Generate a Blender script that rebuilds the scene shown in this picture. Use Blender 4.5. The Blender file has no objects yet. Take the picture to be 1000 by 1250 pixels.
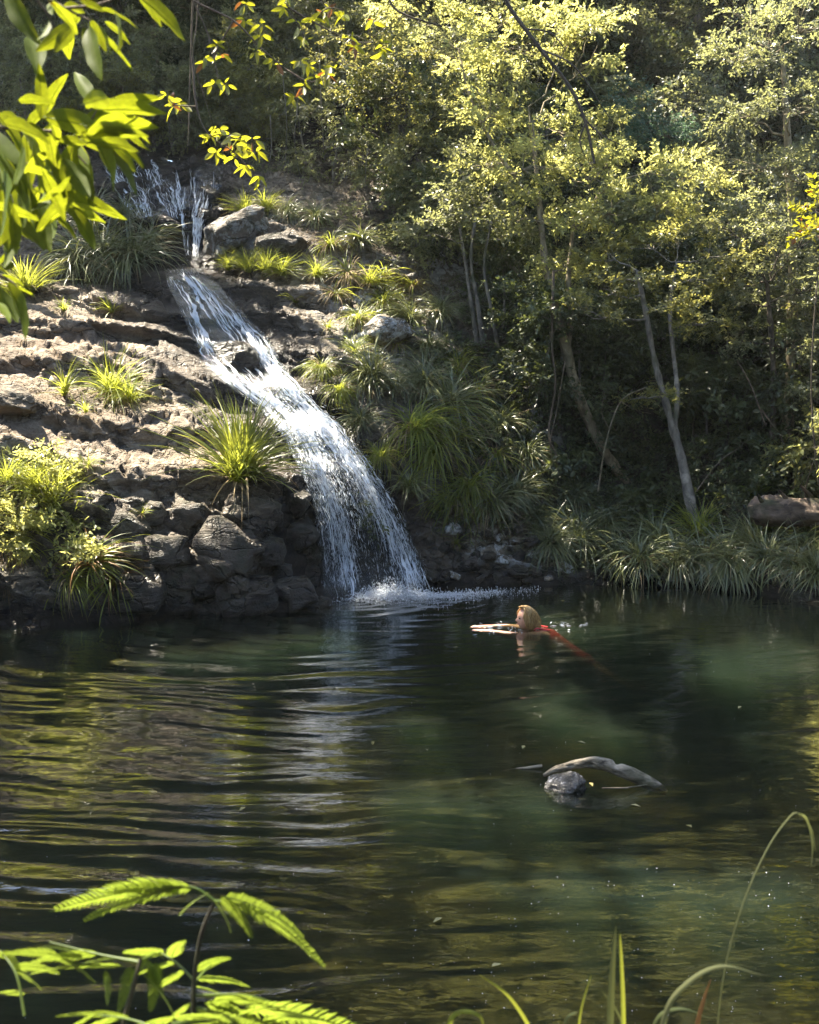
import bpy, bmesh, math, random
import numpy as np
from mathutils import Vector, Matrix, Euler, noise as mnoise
from mathutils.bvhtree import BVHTree
from mathutils.kdtree import KDTree

sc = bpy.context.scene
col = sc.collection
R = math.radians
rnd = random.Random(7)
rng = np.random.default_rng(11)

# ------------------------------------------------------------------ camera
CAM_H = 2.4
F = 1458.0                                   # focal length in photo pixels (1000 wide)
TILT = math.atan(145.0 / F)
cam_data = bpy.data.cameras.new('camera')
cam_data.sensor_fit = 'HORIZONTAL'
cam_data.sensor_width = 24.0
cam_data.lens = 24.0 * F / 1000.0
cam_data.clip_start = 0.05
cam_data.clip_end = 400.0
cam_data.dof.use_dof = True
cam_data.dof.focus_distance = 13.5
cam_data.dof.aperture_fstop = 5.2
cam = bpy.data.objects.new('camera', cam_data)
cam.location = (0, 0, CAM_H)
cam.rotation_euler = (math.pi / 2 - TILT, 0, 0)
col.objects.link(cam)
sc.camera = cam

# ------------------------------------------------------------------ light
SUN_TO = Vector((-0.38, 0.24, 0.89)).normalized()        # towards the sun
world = bpy.data.worlds.new('World')
sc.world = world
world.use_nodes = True
wn = world.node_tree.nodes
wl = world.node_tree.links
wn.clear()
wo = wn.new('ShaderNodeOutputWorld')
wb = wn.new('ShaderNodeBackground')
ws = wn.new('ShaderNodeTexSky')
ws.sky_type = 'NISHITA'
ws.sun_disc = False
ws.sun_elevation = math.asin(SUN_TO.z)
ws.sun_rotation = math.atan2(SUN_TO.x, SUN_TO.y)
ws.air_density = 1.0
ws.dust_density = 1.0
ws.ozone_density = 1.2
wl.new(ws.outputs[0], wb.inputs['Color'])
wb.inputs['Strength'].default_value = 0.088
wl.new(wb.outputs[0], wo.inputs['Surface'])

sun_d = bpy.data.lights.new('sun', 'SUN')
sun_d.energy = 5.0
sun_d.angle = R(0.5)
sun_d.color = (1.0, 0.91, 0.74)
sun = bpy.data.objects.new('sun', sun_d)
sun.rotation_euler = (-SUN_TO).to_track_quat('-Z', 'Y').to_euler()
sun.location = SUN_TO * 60
col.objects.link(sun)

sc.view_settings.view_transform = 'Standard'
sc.view_settings.look = 'None'
sc.view_settings.gamma = 1.0
sc.view_settings.use_curve_mapping = False
sc.view_settings.exposure = 3.0
cy = sc.cycles
cy.max_bounces = 7
cy.diffuse_bounces = 3
cy.glossy_bounces = 3
cy.transmission_bounces = 5
cy.transparent_max_bounces = 20
cy.caustics_reflective = False
cy.caustics_refractive = False
cy.sample_clamp_indirect = 4.0
cy.use_denoising = True

# ------------------------------------------------------------------ photo pixel -> place
FWD = np.array([0, math.cos(TILT), -math.sin(TILT)])
UPV = np.array([0, math.sin(TILT), math.cos(TILT)])
def ray(u, v):
    d = FWD + np.array([1.0, 0, 0]) * (u - 500) / F + UPV * (625 - v) / F
    return d
def P(u, v, y):
    d = ray(u, v)
    k = y / d[1]
    return np.array([0, 0, CAM_H]) + d * k
def G(u, v, z=0.0):
    d = ray(u, v)
    k = (z - CAM_H) / d[2]
    return np.array([0, 0, CAM_H]) + d * k
def to_px(p):
    q = np.asarray(p, float) - np.array([0, 0, CAM_H])
    w = q @ FWD
    return 500 + F * q[..., 0] / w, 625 - F * (q @ UPV) / w
def m_per_px(y):
    return y / F

# ------------------------------------------------------------------ object helpers
def tag(o, label=None, cat=None, group=None, kind=None):
    if label: o['label'] = label
    if cat: o['category'] = cat
    if group: o['group'] = group
    if kind: o['kind'] = kind
    return o
def empty(name, loc=(0, 0, 0), rz=0.0):
    o = bpy.data.objects.new(name, None)
    o.empty_display_size = 0.1
    o.location = Vector(loc)
    o.rotation_euler = (0, 0, rz)
    col.objects.link(o)
    return o
def np_mesh(name, verts, faces, smooth=True, uv=None, attrs=None):
    """verts (N,3); faces (M,k) all of k corners, or a list of such arrays."""
    me = bpy.data.meshes.new(name)
    verts = np.asarray(verts, np.float32)
    fl = faces if isinstance(faces, list) else [faces]
    fl = [np.asarray(f, np.int32) for f in fl if len(f)]
    loops = np.concatenate([f.ravel() for f in fl])
    tot = np.concatenate([np.full(len(f), f.shape[1], np.int32) for f in fl])
    start = np.concatenate([[0], np.cumsum(tot)[:-1]]).astype(np.int32)
    me.vertices.add(len(verts))
    me.vertices.foreach_set('co', verts.ravel())
    me.loops.add(len(loops))
    me.loops.foreach_set('vertex_index', loops)
    me.polygons.add(len(tot))
    me.polygons.foreach_set('loop_start', start)
    me.polygons.foreach_set('loop_total', tot)
    me.update(calc_edges=True)
    me.polygons.foreach_set('use_smooth', np.full(len(tot), smooth, bool))
    if uv is not None:
        lay = me.uv_layers.new(name='UVMap')
        lay.data.foreach_set('uv', np.asarray(uv, np.float32)[loops].ravel())
    for k, a in (attrs or {}).items():
        at = me.attributes.new(k, 'FLOAT', 'POINT')
        at.data.foreach_set('value', np.asarray(a, np.float32))
    me.validate()
    return me
def obj(name, me, mat=None, parent=None, loc=None):
    o = bpy.data.objects.new(name, me)
    col.objects.link(o)
    if mat is not None and me is not None and len(me.materials) == 0:
        me.materials.append(mat)
    if parent is not None: o.parent = parent
    if loc is not None: o.location = Vector(loc)
    return o
def copy_tree(o, parent=None):
    c = o.copy()
    col.objects.link(c)
    if parent is not None: c.parent = parent
    for ch in list(o.children):
        copy_tree(ch, c)
    return c
class MB:
    """collects vertex / face arrays and builds one mesh"""
    def __init__(s): s.v = []; s.q = []; s.t = []; s.n = 0; s.uv = []
    def add(s, v, q=None, t=None, uv=None):
        v = np.asarray(v, float)
        if q is not None and len(q): s.q.append(np.asarray(q) + s.n)
        if t is not None and len(t): s.t.append(np.asarray(t) + s.n)
        s.v.append(v); s.n += len(v)
        s.uv.append(np.zeros((len(v), 2)) if uv is None else np.asarray(uv))
    def mesh(s, name, smooth=True):
        f = []
        if s.q: f.append(np.concatenate(s.q))
        if s.t: f.append(np.concatenate(s.t))
        return np_mesh(name, np.concatenate(s.v), f, smooth, uv=np.concatenate(s.uv))

# ------------------------------------------------------------------ vector noise
def _h(ix, iy, iz, seed):
    n = (ix.astype(np.int64) * 374761393 + iy.astype(np.int64) * 668265263 + iz.astype(np.int64) * 2147483647 + seed * 974634777) & 0xFFFFFFFF
    n = ((n ^ (n >> 13)) * 1274126177) & 0xFFFFFFFF
    n = n ^ (n >> 16)
    return (n & 0xFFFF) / 65535.0
def vnoise(p, seed=0):
    """smooth value noise in -1..1 at points (N,3)"""
    i = np.floor(p); f = p - i
    i = i.astype(np.int64)
    f = f * f * f * (f * (f * 6 - 15) + 10)
    r = 0
    for dx in (0, 1):
        for dy in (0, 1):
            for dz in (0, 1):
                w = (f[:, 0] if dx else 1 - f[:, 0]) * (f[:, 1] if dy else 1 - f[:, 1]) * (f[:, 2] if dz else 1 - f[:, 2])
                r = r + w * _h(i[:, 0] + dx, i[:, 1] + dy, i[:, 2] + dz, seed)
    return r * 2 - 1
def fbm(p, oct=4, seed=0, gain=0.5, ridged=False):
    a = 1.0; s = 0; tot = 0
    for k in range(oct):
        n = vnoise(p * 2.03 ** k + 17.3 * k, seed + k)
        if ridged: n = 1 - 2 * np.abs(n)
        s = s + a * n; tot += a; a *= gain
    return s / tot
def worley(p, seed=0):
    """distance to nearest and second nearest feature point, and the cell's random number"""
    i = np.floor(p).astype(np.int64)
    d1 = np.full(len(p), 9.0); d2 = d1.copy(); idv = np.zeros(len(p))
    for dx in (-1, 0, 1):
        for dy in (-1, 0, 1):
            for dz in (-1, 0, 1):
                c = i + np.array([dx, dy, dz])
                q = np.stack([c[:, k] + _h(c[:, 0], c[:, 1], c[:, 2], seed + k) for k in range(3)], 1)
                d = np.linalg.norm(p - q, axis=1)
                rr = _h(c[:, 0], c[:, 1], c[:, 2], seed + 9)
                m = d < d1
                d2 = np.where(m, d1, np.minimum(d2, d))
                idv = np.where(m, rr, idv)
                d1 = np.where(m, d, d1)
    return d1, d2, idv
def sstep(a, b, x):
    t = np.clip((x - a) / (b - a), 0, 1)
    return t * t * (3 - 2 * t)

# ------------------------------------------------------------------ materials
class NT:
    def __init__(s, name):
        s.m = bpy.data.materials.new(name); s.m.use_nodes = True
        s.t = s.m.node_tree; s.t.nodes.clear()
        s.out = s.t.nodes.new('ShaderNodeOutputMaterial')
    def n(s, typ, **kw):
        nd = s.t.nodes.new(typ)
        for k, v in kw.items():
            if hasattr(nd, k) and k not in nd.inputs: setattr(nd, k, v)
            else: nd.inputs[k].default_value = v
        return nd
    def l(s, a, b): s.t.links.new(a, b)
    def surf(s, sh): s.l(sh, s.out.inputs['Surface'])
    def noise(s, scale, detail=4, rough=0.55, vec=None, dist=0.0):
        nd = s.n('ShaderNodeTexNoise'); nd.inputs['Scale'].default_value = scale
        nd.inputs['Detail'].default_value = detail; nd.inputs['Roughness'].default_value = rough
        nd.inputs['Distortion'].default_value = dist
        if vec is not None: s.l(vec, nd.inputs['Vector'])
        return nd.outputs['Fac']
    def ramp(s, fac, stops):
        nd = s.n('ShaderNodeValToRGB'); cr = nd.color_ramp
        while len(cr.elements) < len(stops): cr.elements.new(0.5)
        for e, (p, c) in zip(cr.elements, stops):
            e.position = p
            e.color = (c, c, c, 1) if isinstance(c, (int, float)) else (*c, 1)
        s.l(fac, nd.inputs[0]); return nd.outputs[0]
    def mix(s, fac, a, b, blend='MIX'):
        nd = s.n('ShaderNodeMix', data_type='RGBA', blend_type=blend)
        for x, k in ((fac, 0), (a, 6), (b, 7)):
            if isinstance(x, (int, float)): nd.inputs[k].default_value = x if k == 0 else (x, x, x, 1)
            elif isinstance(x, tuple): nd.inputs[k].default_value = (*x, 1)
            else: s.l(x, nd.inputs[k])
        return nd.outputs[2]
    def math(s, op, a, b=None, clamp=False):
        nd = s.n('ShaderNodeMath', operation=op, use_clamp=clamp)
        for x, k in ((a, 0), (b, 1)):
            if x is None: continue
            if isinstance(x, (int, float)): nd.inputs[k].default_value = x
            else: s.l(x, nd.inputs[k])
        return nd.outputs[0]
    def attr(s, name):
        nd = s.n('ShaderNodeAttribute'); nd.attribute_name = name
        return nd.outputs['Fac']
    def coord(s, which='Object', scale=(1, 1, 1), rot=(0, 0, 0)):
        tc = s.n('ShaderNodeTexCoord'); mp = s.n('ShaderNodeMapping')
        mp.inputs['Scale'].default_value = scale; mp.inputs['Rotation'].default_value = rot
        s.l(tc.outputs[which], mp.inputs['Vector']); return mp.outputs[0]
    def pos(s, scale=(1, 1, 1), rot=(0, 0, 0)):
        g = s.n('ShaderNodeNewGeometry'); mp = s.n('ShaderNodeMapping')
        mp.inputs['Scale'].default_value = scale; mp.inputs['Rotation'].default_value = rot
        s.l(g.outputs['Position'], mp.inputs['Vector']); return mp.outputs[0]
    def bump(s, h, strength=0.5, dist=0.02, normal=None):
        b = s.n('ShaderNodeBump'); b.inputs['Strength'].default_value = strength
        b.inputs['Distance'].default_value = dist; s.l(h, b.inputs['Height'])
        if normal is not None: s.l(normal, b.inputs['Normal'])
        return b.outputs[0]
    def bsdf(s, color, rough=0.6, spec=0.4, normal=None):
        b = s.n('ShaderNodeBsdfPrincipled')
        for x, k in ((color, 'Base Color'), (rough, 'Roughness'), (spec, 'Specular IOR Level')):
            if isinstance(x, tuple): b.inputs[k].default_value = (*x, 1)
            elif isinstance(x, (int, float)): b.inputs[k].default_value = x
            else: s.l(x, b.inputs[k])
        if normal is not None: s.l(normal, b.inputs['Normal'])
        return b
    def mixs(s, fac, a, b):
        m = s.n('ShaderNodeMixShader')
        if isinstance(fac, (int, float)): m.inputs[0].default_value = fac
        else: s.l(fac, m.inputs[0])
        s.l(a, m.inputs[1]); s.l(b, m.inputs[2]); return m.outputs[0]

def leaf_mat(name, c1, c2, tr, tfac=0.35, rough=0.42, spec=0.45, odd=None, veins=False):
    """c1..c2 colour range from leaf to leaf, tr colour of the light that comes through"""
    n = NT(name)
    g = n.n('ShaderNodeNewGeometry')
    oi = n.n('ShaderNodeObjectInfo')
    r = n.math('FRACT', n.math('ADD', g.outputs['Random Per Island'], oi.outputs['Random']))
    c = n.mix(r, c1, c2)
    big = n.ramp(n.noise(1.3, 3, vec=n.pos()), [(0.35, 0.7), (0.65, 1.25)])
    c = n.mix(1.0, c, big, 'MULTIPLY')
    if odd:
        k = n.math('GREATER_THAN', n.math('FRACT', n.math('MULTIPLY', r, 37.7)), 1 - odd[0])
        c = n.mix(k, c, odd[1])
    if veins:
        sx = n.n('ShaderNodeSeparateXYZ'); n.l(n.coord(), sx.inputs[0])
        ax = n.math('ABSOLUTE', sx.outputs[0])
        fr_v = n.math('FRACT', n.math('MULTIPLY', n.math('SUBTRACT', sx.outputs[1], n.math('MULTIPLY', ax, 0.9)), 15.0))
        vein = n.math('MAXIMUM', n.ramp(fr_v, [(0.0, 0.55), (0.10, 0.0)]), n.ramp(ax, [(0.004, 1.0), (0.012, 0.0)]))
        mott = n.ramp(n.noise(7, 5, .6, n.coord()), [(0.35, 0.72), (0.62, 1.12)])
        spot = n.ramp(n.noise(13, 3, .55, n.pos()), [(0.69, 0.0), (0.73, 1.0)])
        big = n.mix(1.0, n.mix(1.0, big, n.mix(vein, (1, 1, 1), (0.62, 0.66, 0.5)), 'MULTIPLY'), mott, 'MULTIPLY')
        c = n.mix(1.0, c, n.mix(vein, (1, 1, 1), (1.5, 1.4, 1.3)), 'MULTIPLY')
        c = n.mix(spot, c, (0.06, 0.035, 0.012)); big = n.mix(spot, big, (0.35, 0.18, 0.08))
    b = n.bsdf(c, rough, spec)
    t = n.n('ShaderNodeBsdfTranslucent')
    tc = n.mix(1.0, n.mix(r, tuple(x * 0.75 for x in tr), tr), big, 'MULTIPLY')
    if odd: tc = n.mix(k, tc, tuple(min(1, x * 1.3) for x in odd[1]))
    n.l(tc, t.inputs[0])
    n.surf(n.mixs(tfac, b.outputs[0], t.outputs[0]))
    return n.m

def rock_material(name):
    n = NT(name)
    p = n.pos()
    # foliation: bands that dip down to the right, as the slab's layers do
    ps = n.pos(scale=(0.9, 0.9, 3.4), rot=(0, R(-28), 0))
    band = n.noise(2.2, 7, 0.68, ps, 0.6)
    big = n.noise(0.8, 4, 0.5, p)
    fine = n.noise(16, 6, 0.65, p)
    c = n.ramp(band, [(0.30, (0.068, 0.052, 0.038)), (0.45, (0.165, 0.127, 0.09)), (0.57, (0.29, 0.235, 0.172)), (0.70, (0.46, 0.395, 0.315))])
    c2 = n.ramp(fine, [(0.35, 0.45), (0.6, 1.2)])
    c = n.mix(0.75, c, c2, 'MULTIPLY')
    c = n.mix(n.ramp(big, [(0.42, 0.0), (0.65, 0.5)]), c, (0.16, 0.115, 0.08))
    # cracks
    vo = n.n('ShaderNodeTexVoronoi', feature='DISTANCE_TO_EDGE'); vo.inputs['Scale'].default_value = 1.5
    wv_ = n.n('ShaderNodeVectorMath', operation='ADD'); n.l(n.pos(scale=(0.8, 0.8, 2.2), rot=(0, R(-24), 0)), wv_.inputs[0])
    wn_ = n.n('ShaderNodeTexNoise'); wn_.inputs['Scale'].default_value = 2.2; wn_.inputs['Detail'].default_value = 5; n.l(p, wn_.inputs['Vector'])
    n.l(wn_.outputs['Color'], wv_.inputs[1]); n.l(wv_.outputs[0], vo.inputs['Vector'])
    crack = n.ramp(vo.outputs['Distance'], [(0.0, 0.0), (0.035, 1.0)])
    c = n.mix(1.0, c, n.ramp(crack, [(0.0, 0.55), (0.8, 1.0)]), 'MULTIPLY')
    # soil and leaf litter where the ground is not bare rock
    soilc = n.ramp(n.noise(9, 6, 0.7, p), [(0.3, (0.018, 0.013, 0.008)), (0.55, (0.05, 0.035, 0.02)), (0.75, (0.12, 0.085, 0.05))])
    c = n.mix(n.attr('soil'), c, soilc)
    # moss
    mossn = n.ramp(n.noise(5, 5, 0.6, p), [(0.45, 0.0), (0.6, 1.0)])
    c = n.mix(n.math('MULTIPLY', n.attr('moss'), mossn), c, (0.035, 0.045, 0.014))
    # pale lichen blotches
    ln = n.noise(6.5, 7, 0.7, p, 0.5)
    lich = n.math('MULTIPLY', n.ramp(ln, [(0.49, 0.0), (0.55, 1.0)]), n.attr('lichen'))
    c = n.mix(lich, c, n.ramp(n.noise(30, 3, 0.5, p), [(0.3, (0.36, 0.36, 0.35)), (0.7, (0.62, 0.62, 0.60))]))
    wet = n.attr('wet')
    c = n.mix(wet, c, n.mix(1.0, c, (0.15, 0.14, 0.14), 'MULTIPLY'))
    rough = n.math('SUBTRACT', 0.82, n.math('MULTIPLY', wet, 0.56))
    h = n.math('ADD', n.math('MULTIPLY', band, 1.2), n.math('ADD', n.math('MULTIPLY', fine, 0.45), n.math('ADD', n.math('MULTIPLY', n.noise(48, 4, 0.6, p), 0.2), n.math('MULTIPLY', crack, 0.5))))
    nm = n.bump(h, 1.0, 0.13)
    b = n.bsdf(c, rough, 0.45, nm)
    n.surf(b.outputs[0])
    return n.m

M = {}
M['rock'] = rock_material('rock')
def bark_mat(name, a, b, sc_=14, grain=(1, 1, 0.35)):
    n = NT(name)
    p = n.pos(scale=grain)
    f = n.noise(sc_, 6, 0.65, p)
    blot = n.noise(5, 4, 0.6, n.pos())
    c = n.ramp(f, [(0.32, a), (0.6, b)])
    c = n.mix(n.ramp(blot, [(0.55, 0.0), (0.66, 0.8)]), c, tuple(min(.5, x * 1.7) for x in b))
    c = n.mix(n.ramp(n.noise(3.3, 3, .5, n.pos()), [(0.55, 0.0), (0.7, 0.7)]), c, (0.045, 0.05, 0.02))
    n.surf(n.bsdf(c, 0.85, 0.3, n.bump(f, 0.8, 0.02)).outputs[0])
    return n.m
M['bark_pale'] = bark_mat('pale_bark', (0.08, 0.06, 0.038), (0.25, 0.205, 0.13))
M['bark_dark'] = bark_mat('dark_bark', (0.025, 0.02, 0.015), (0.085, 0.065, 0.045))
M['bark_grey'] = bark_mat('grey_bark', (0.06, 0.052, 0.045), (0.19, 0.165, 0.135))
M['twig'] = bark_mat('twig_bark', (0.05, 0.035, 0.025), (0.13, 0.095, 0.065), 40)
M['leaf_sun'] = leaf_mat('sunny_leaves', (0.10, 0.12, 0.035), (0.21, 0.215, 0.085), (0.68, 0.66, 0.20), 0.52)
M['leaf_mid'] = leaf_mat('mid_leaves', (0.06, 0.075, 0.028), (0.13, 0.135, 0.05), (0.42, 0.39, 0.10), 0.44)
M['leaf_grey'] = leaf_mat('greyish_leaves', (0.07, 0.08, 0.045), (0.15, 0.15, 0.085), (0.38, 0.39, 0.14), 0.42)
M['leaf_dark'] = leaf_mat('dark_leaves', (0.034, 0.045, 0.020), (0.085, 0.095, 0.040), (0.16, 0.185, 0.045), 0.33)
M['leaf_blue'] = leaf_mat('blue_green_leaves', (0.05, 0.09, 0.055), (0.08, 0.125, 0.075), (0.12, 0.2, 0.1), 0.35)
M['leaf_gold'] = leaf_mat('yellow_leaves', (0.10, 0.115, 0.015), (0.17, 0.16, 0.022), (0.46, 0.44, 0.02), 0.5, odd=(0.07, (0.2, 0.075, 0.015)))
M['leaf_big'] = leaf_mat('large_leaves', (0.055, 0.085, 0.010), (0.085, 0.115, 0.015), (0.26, 0.29, 0.012), 0.52, rough=0.55, spec=0.07, veins=True)
M['fern'] = leaf_mat('fern_leaf', (0.055, 0.09, 0.015), (0.085, 0.115, 0.02), (0.22, 0.29, 0.03), 0.5)
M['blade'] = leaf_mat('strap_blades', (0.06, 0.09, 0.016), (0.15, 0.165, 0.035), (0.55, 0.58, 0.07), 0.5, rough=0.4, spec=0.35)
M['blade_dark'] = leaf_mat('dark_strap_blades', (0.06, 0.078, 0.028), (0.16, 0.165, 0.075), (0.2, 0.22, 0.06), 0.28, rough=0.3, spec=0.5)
M['blade_dry'] = leaf_mat('dry_blades', (0.16, 0.115, 0.06), (0.30, 0.23, 0.13), (0.3, 0.22, 0.1), 0.25, rough=0.7, spec=0.2)
M['blade_red'] = leaf_mat('rusty_blades', (0.14, 0.06, 0.025), (0.22, 0.12, 0.04), (0.3, 0.13, 0.04), 0.3)
# ------------------------------------------------------------------ the rock face: depth y as a smooth function of (x, z)
CP = []
for (u, v, y) in [
    # left bank, bottom to top
    (0,700,12.6),(0,620,12.9),(0,540,13.3),(0,505,13.6),(0,470,14.2),(0,420,15.0),(0,370,16.0),(0,340,16.8),(0,300,17.6),(0,200,20.0),(0,100,25),
    (120,650,12.8),(120,600,13.0),(120,555,13.5),(120,520,13.9),(120,480,14.5),(120,430,15.2),(120,380,16.2),(120,340,17.2),(120,290,18),(120,240,19),(130,195,20.5),
    (250,680,13.0),(250,620,13.2),(250,575,13.6),(250,540,14.0),(240,500,14.4),(230,460,15.0),(220,420,15.7),(200,370,16.7),(195,335,17.5),
    (340,680,13.35),(340,600,13.6),(335,560,14.0),(330,530,14.4),
    # bed of the fall
    (385,700,14.3),(385,650,14.2),(390,600,14.3),(450,700,14.6),(450,660,14.55),(450,620,14.6),(440,570,14.7),(400,530,14.95),(350,490,15.3),(320,450,15.8),(290,410,16.4),(250,370,17.0),(222,335,17.6),(230,318,18.3),(235,300,18.6),(235,260,18.9),(230,225,19.3),(190,210,20),(230,192,20.8),
    # right of the fall
    (520,690,15.0),(520,650,15.0),(500,600,15.1),(470,540,15.3),(430,480,15.7),(400,440,16.1),(370,400,16.6),(330,350,17.3),(300,322,17.9),(300,270,18.5),(320,240,19.2),(330,200,20.5),
    (600,690,15.15),(600,650,15.3),(600,600,15.6),(580,540,15.9),(540,480,16.3),(500,420,16.9),(470,380,17.4),(450,330,18),(430,270,18.8),(420,220,20.3),
    (700,690,15.2),(700,660,15.6),(700,600,16.3),(700,520,16.9),(680,440,17.5),(620,380,18),(560,320,18.7),(560,250,20.0),
    (800,690,15.0),(800,665,15.7),(800,630,16.5),(800,600,17.0),(800,500,17.9),(800,400,19),(800,300,20.6),(800,150,24),
    (1000,710,14.0),(1000,680,14.4),(1000,650,15.4),(1000,600,16.2),(1000,500,17.2),(1000,400,18.4),(1000,300,20),(1000,150,23.5),
    (500,100,23.5),(500,0,28),(200,100,26),(200,0,31),(0,0,31),(1000,0,28),(750,0,29)]:
    p = P(u, v, y); CP.append((p[0], p[2], p[1]))
for (u, v) in [(0,766),(120,760),(250,753),(340,745),(385,738),(450,729),(520,717),(600,713),(700,712),(800,714),(900,722),(1000,737)]:
    p = G(u, v); CP.append((p[0], 0.0, p[1])); CP.append((p[0], -1.6, p[1] - 0.45))
for x, dy in ((-9, -4.0), (9, -4.2)):
    for z, y in ((-1.6, 11.8), (0, 12.4), (1.5, 13.2), (3, 15.5), (5, 18.5), (8, 23), (14, 32)):
        CP.append((x, z, y + dy))
for x in (-9, -4, 0, 4, 9):
    CP.append((x, 15, 38)); CP.append((x, 24, 60))
CP = np.array(CP)
def _tps(r2): return 0.5 * r2 * np.log(r2 + 1e-9)
_A = CP[:, :2]
_n = len(CP)
_K = _tps(((_A[:, None] - _A[None]) ** 2).sum(-1)) + np.eye(_n) * 0.06
_Pm = np.hstack([np.ones((_n, 1)), _A])
_S = np.zeros((_n + 3, _n + 3)); _S[:_n, :_n] = _K; _S[:_n, _n:] = _Pm; _S[_n:, :_n] = _Pm.T
_W = np.linalg.solve(_S, np.concatenate([CP[:, 2], np.zeros(3)]))
def base_y(x, z):
    out = np.empty(len(x))
    for i in range(0, len(x), 40000):
        a = np.stack([x[i:i + 40000], z[i:i + 40000]], 1)
        r2 = ((a[:, None] - _A[None]) ** 2).sum(-1)
        out[i:i + 40000] = _tps(r2) @ _W[:_n] + _W[_n] + a @ _W[_n + 1:]
    return out
# how rocky a spot is: bare slab left and round the fall, soil to the right and above
FALL_LINE = [(205,318),(222,345),(255,390),(290,425),(335,475),(380,520),(420,575),(450,640),(460,725)]
def px_dist(u, v, line):
    d = np.full(len(u), 1e9)
    for (a, b), (c, e) in zip(line[:-1], line[1:]):
        L = (c - a) ** 2 + (e - b) ** 2
        t = np.clip(((u - a) * (c - a) + (v - b) * (e - b)) / L, 0, 1)
        d = np.minimum(d, np.hypot(u - a - t * (c - a), v - b - t * (e - b)))
    return d
def blob(u, v, cu, cv, ru, rv): return np.exp(-(((u - cu) / ru) ** 2 + ((v - cv) / rv) ** 2))
def terrain_patch(xs, zs, detail):
    X, Z = np.meshgrid(xs, zs); x = X.ravel(); z = Z.ravel()
    # ledges: the height is quantised softly into treads and risers
    y0 = base_y(x, z)
    p0 = np.stack([x, y0, z], 1)
    u, v = to_px(p0)
    left = sstep(420, 330, u) * sstep(300, 360, v)
    per = 0.48
    ph = (z + 0.16 * x + 0.25 * vnoise(p0 * 0.6, 3)) / per
    saw = ph - np.floor(ph)
    step = (sstep(0.25, 0.85, saw) - saw) * per
    rocky = np.clip(sstep(560, 430, u) + 0.35, 0, 1)
    y1 = base_y(x, z + step * 0.9 * np.clip(left + 0.35 * rocky, 0, 1))
    p = np.stack([x, y1, z], 1)
    # slab foliation (dips to the right), blocks, rough
    ang = R(28)
    q = np.stack([x * math.cos(ang) - z * math.sin(ang), y1, (x * math.sin(ang) + z * math.cos(ang)) * 3.2], 1)
    q = q + 0.25 * np.stack([vnoise(q * 1.1, 61), vnoise(q * 1.1, 62), vnoise(q * 1.1, 63)], 1)
    d = 0.15 * fbm(q * np.array([0.55, 0.8, 0.9]), 7, 21, 0.58, True)
    d = d + 0.16 * fbm(p * 0.7, 4, 5)
    w1, w2, wid = worley(p * np.array([1.5, 1.5, 2.2]) + 0.25 * np.stack([vnoise(p * 3, 31), vnoise(p * 3, 32), vnoise(p * 3, 33)], 1), 4)
    block = (wid - 0.5) * 0.36 - 0.07 * sstep(0.10, 0.0, w2 - w1)
    lowface = sstep(560, 640, v) * sstep(420, 380, u)
    d = d + block * np.clip(0.18 + 0.82 * lowface + 0.5 * blob(u, v, 200, 245, 80, 60), 0, 1)
    w1, w2, wid = worley(q * np.array([2.6, 3.0, 1.5]), 14)
    d = d + ((wid - 0.5) * 0.075 - 0.02 * sstep(0.08, 0, w2 - w1)) * (0.5 + 0.5 * rocky)
    wc1, wc2, wci = worley(q * np.array([0.75, 0.9, 0.85]) + 0.3 * np.stack([vnoise(p * 2.4, 91), vnoise(p * 2.4, 92), vnoise(p * 2.4, 93)], 1), 24)
    d = d + ((wci - 0.5) * 0.13 - 0.07 * sstep(0.07, 0.0, wc2 - wc1)) * np.clip(left + 0.2, 0, 1)
    d = d + 0.05 * fbm(p * 6, 4, 8, 0.55, True)
    fd = px_dist(u, v, FALL_LINE)
    d = d * np.clip(0.35 + 0.65 * sstep(15, 70, fd), 0, 1) if detail else d
    # push along the outward direction (towards the viewer and up)
    out = np.stack([0 * x, -0.86 + 0 * x, 0.5 + 0 * x], 1)
    p = p + out * d[:, None]
    # masks
    u2, v2 = u, v
    wet = np.clip(1.15 * np.exp(-(fd / 78) ** 2) + sstep(0.28, 0.02, z + 0.12 * vnoise(p * 3, 40)) , 0, 1)
    upper = np.clip(1.5 * blob(u, v, 198, 240, 80, 68), 0, 1)
    wet = np.clip(wet + 1.2 * upper + 0.85 * blob(u, v, 400, 660, 70, 90) + 0.5 * lowface, 0, 1)  # lowface term darkens the lower face, its shade put into the wet mask
    soil = np.clip(sstep(480, 640, u + 40 * vnoise(p * 1.5, 50)) * (1 - 0.75 * blob(u, v, 600, 690, 90, 50)) + sstep(225, 175, v) + 0.7 * blob(u, v, 140, 290, 120, 50) + 0.5 * blob(u, v, 480, 300, 120, 80), 0, 1)
    soil = soil * (1 - 0.85 * upper)
    lichen = np.clip(1.0 * blob(u, v, 470, 412, 55, 26) + 0.8 * blob(u, v, 620, 680, 90, 35) + 0.9 * blob(u, v, 430, 355, 60, 30) + 0.9 * blob(u, v, 310, 285, 50, 30) + 0.55 * blob(u, v, 560, 300, 60, 60) + 0.6 * blob(u, v, 640, 520, 40, 70), 0, 1) * (1 - wet)
    moss = np.clip(0.9 * sstep(500, 700, u) + 0.45 * lowface + 0.8 * blob(u, v, 560, 450, 140, 120), 0, 1)
    nx, nz = len(xs), len(zs)
    idx = np.arange(nx * nz).reshape(nz, nx)
    quads = np.stack([idx[:-1, :-1], idx[:-1, 1:], idx[1:, 1:], idx[1:, :-1]], -1).reshape(-1, 4)
    return p, quads, dict(wet=wet, soil=soil, lichen=lichen, moss=moss)
ZC = 6.3
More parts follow.
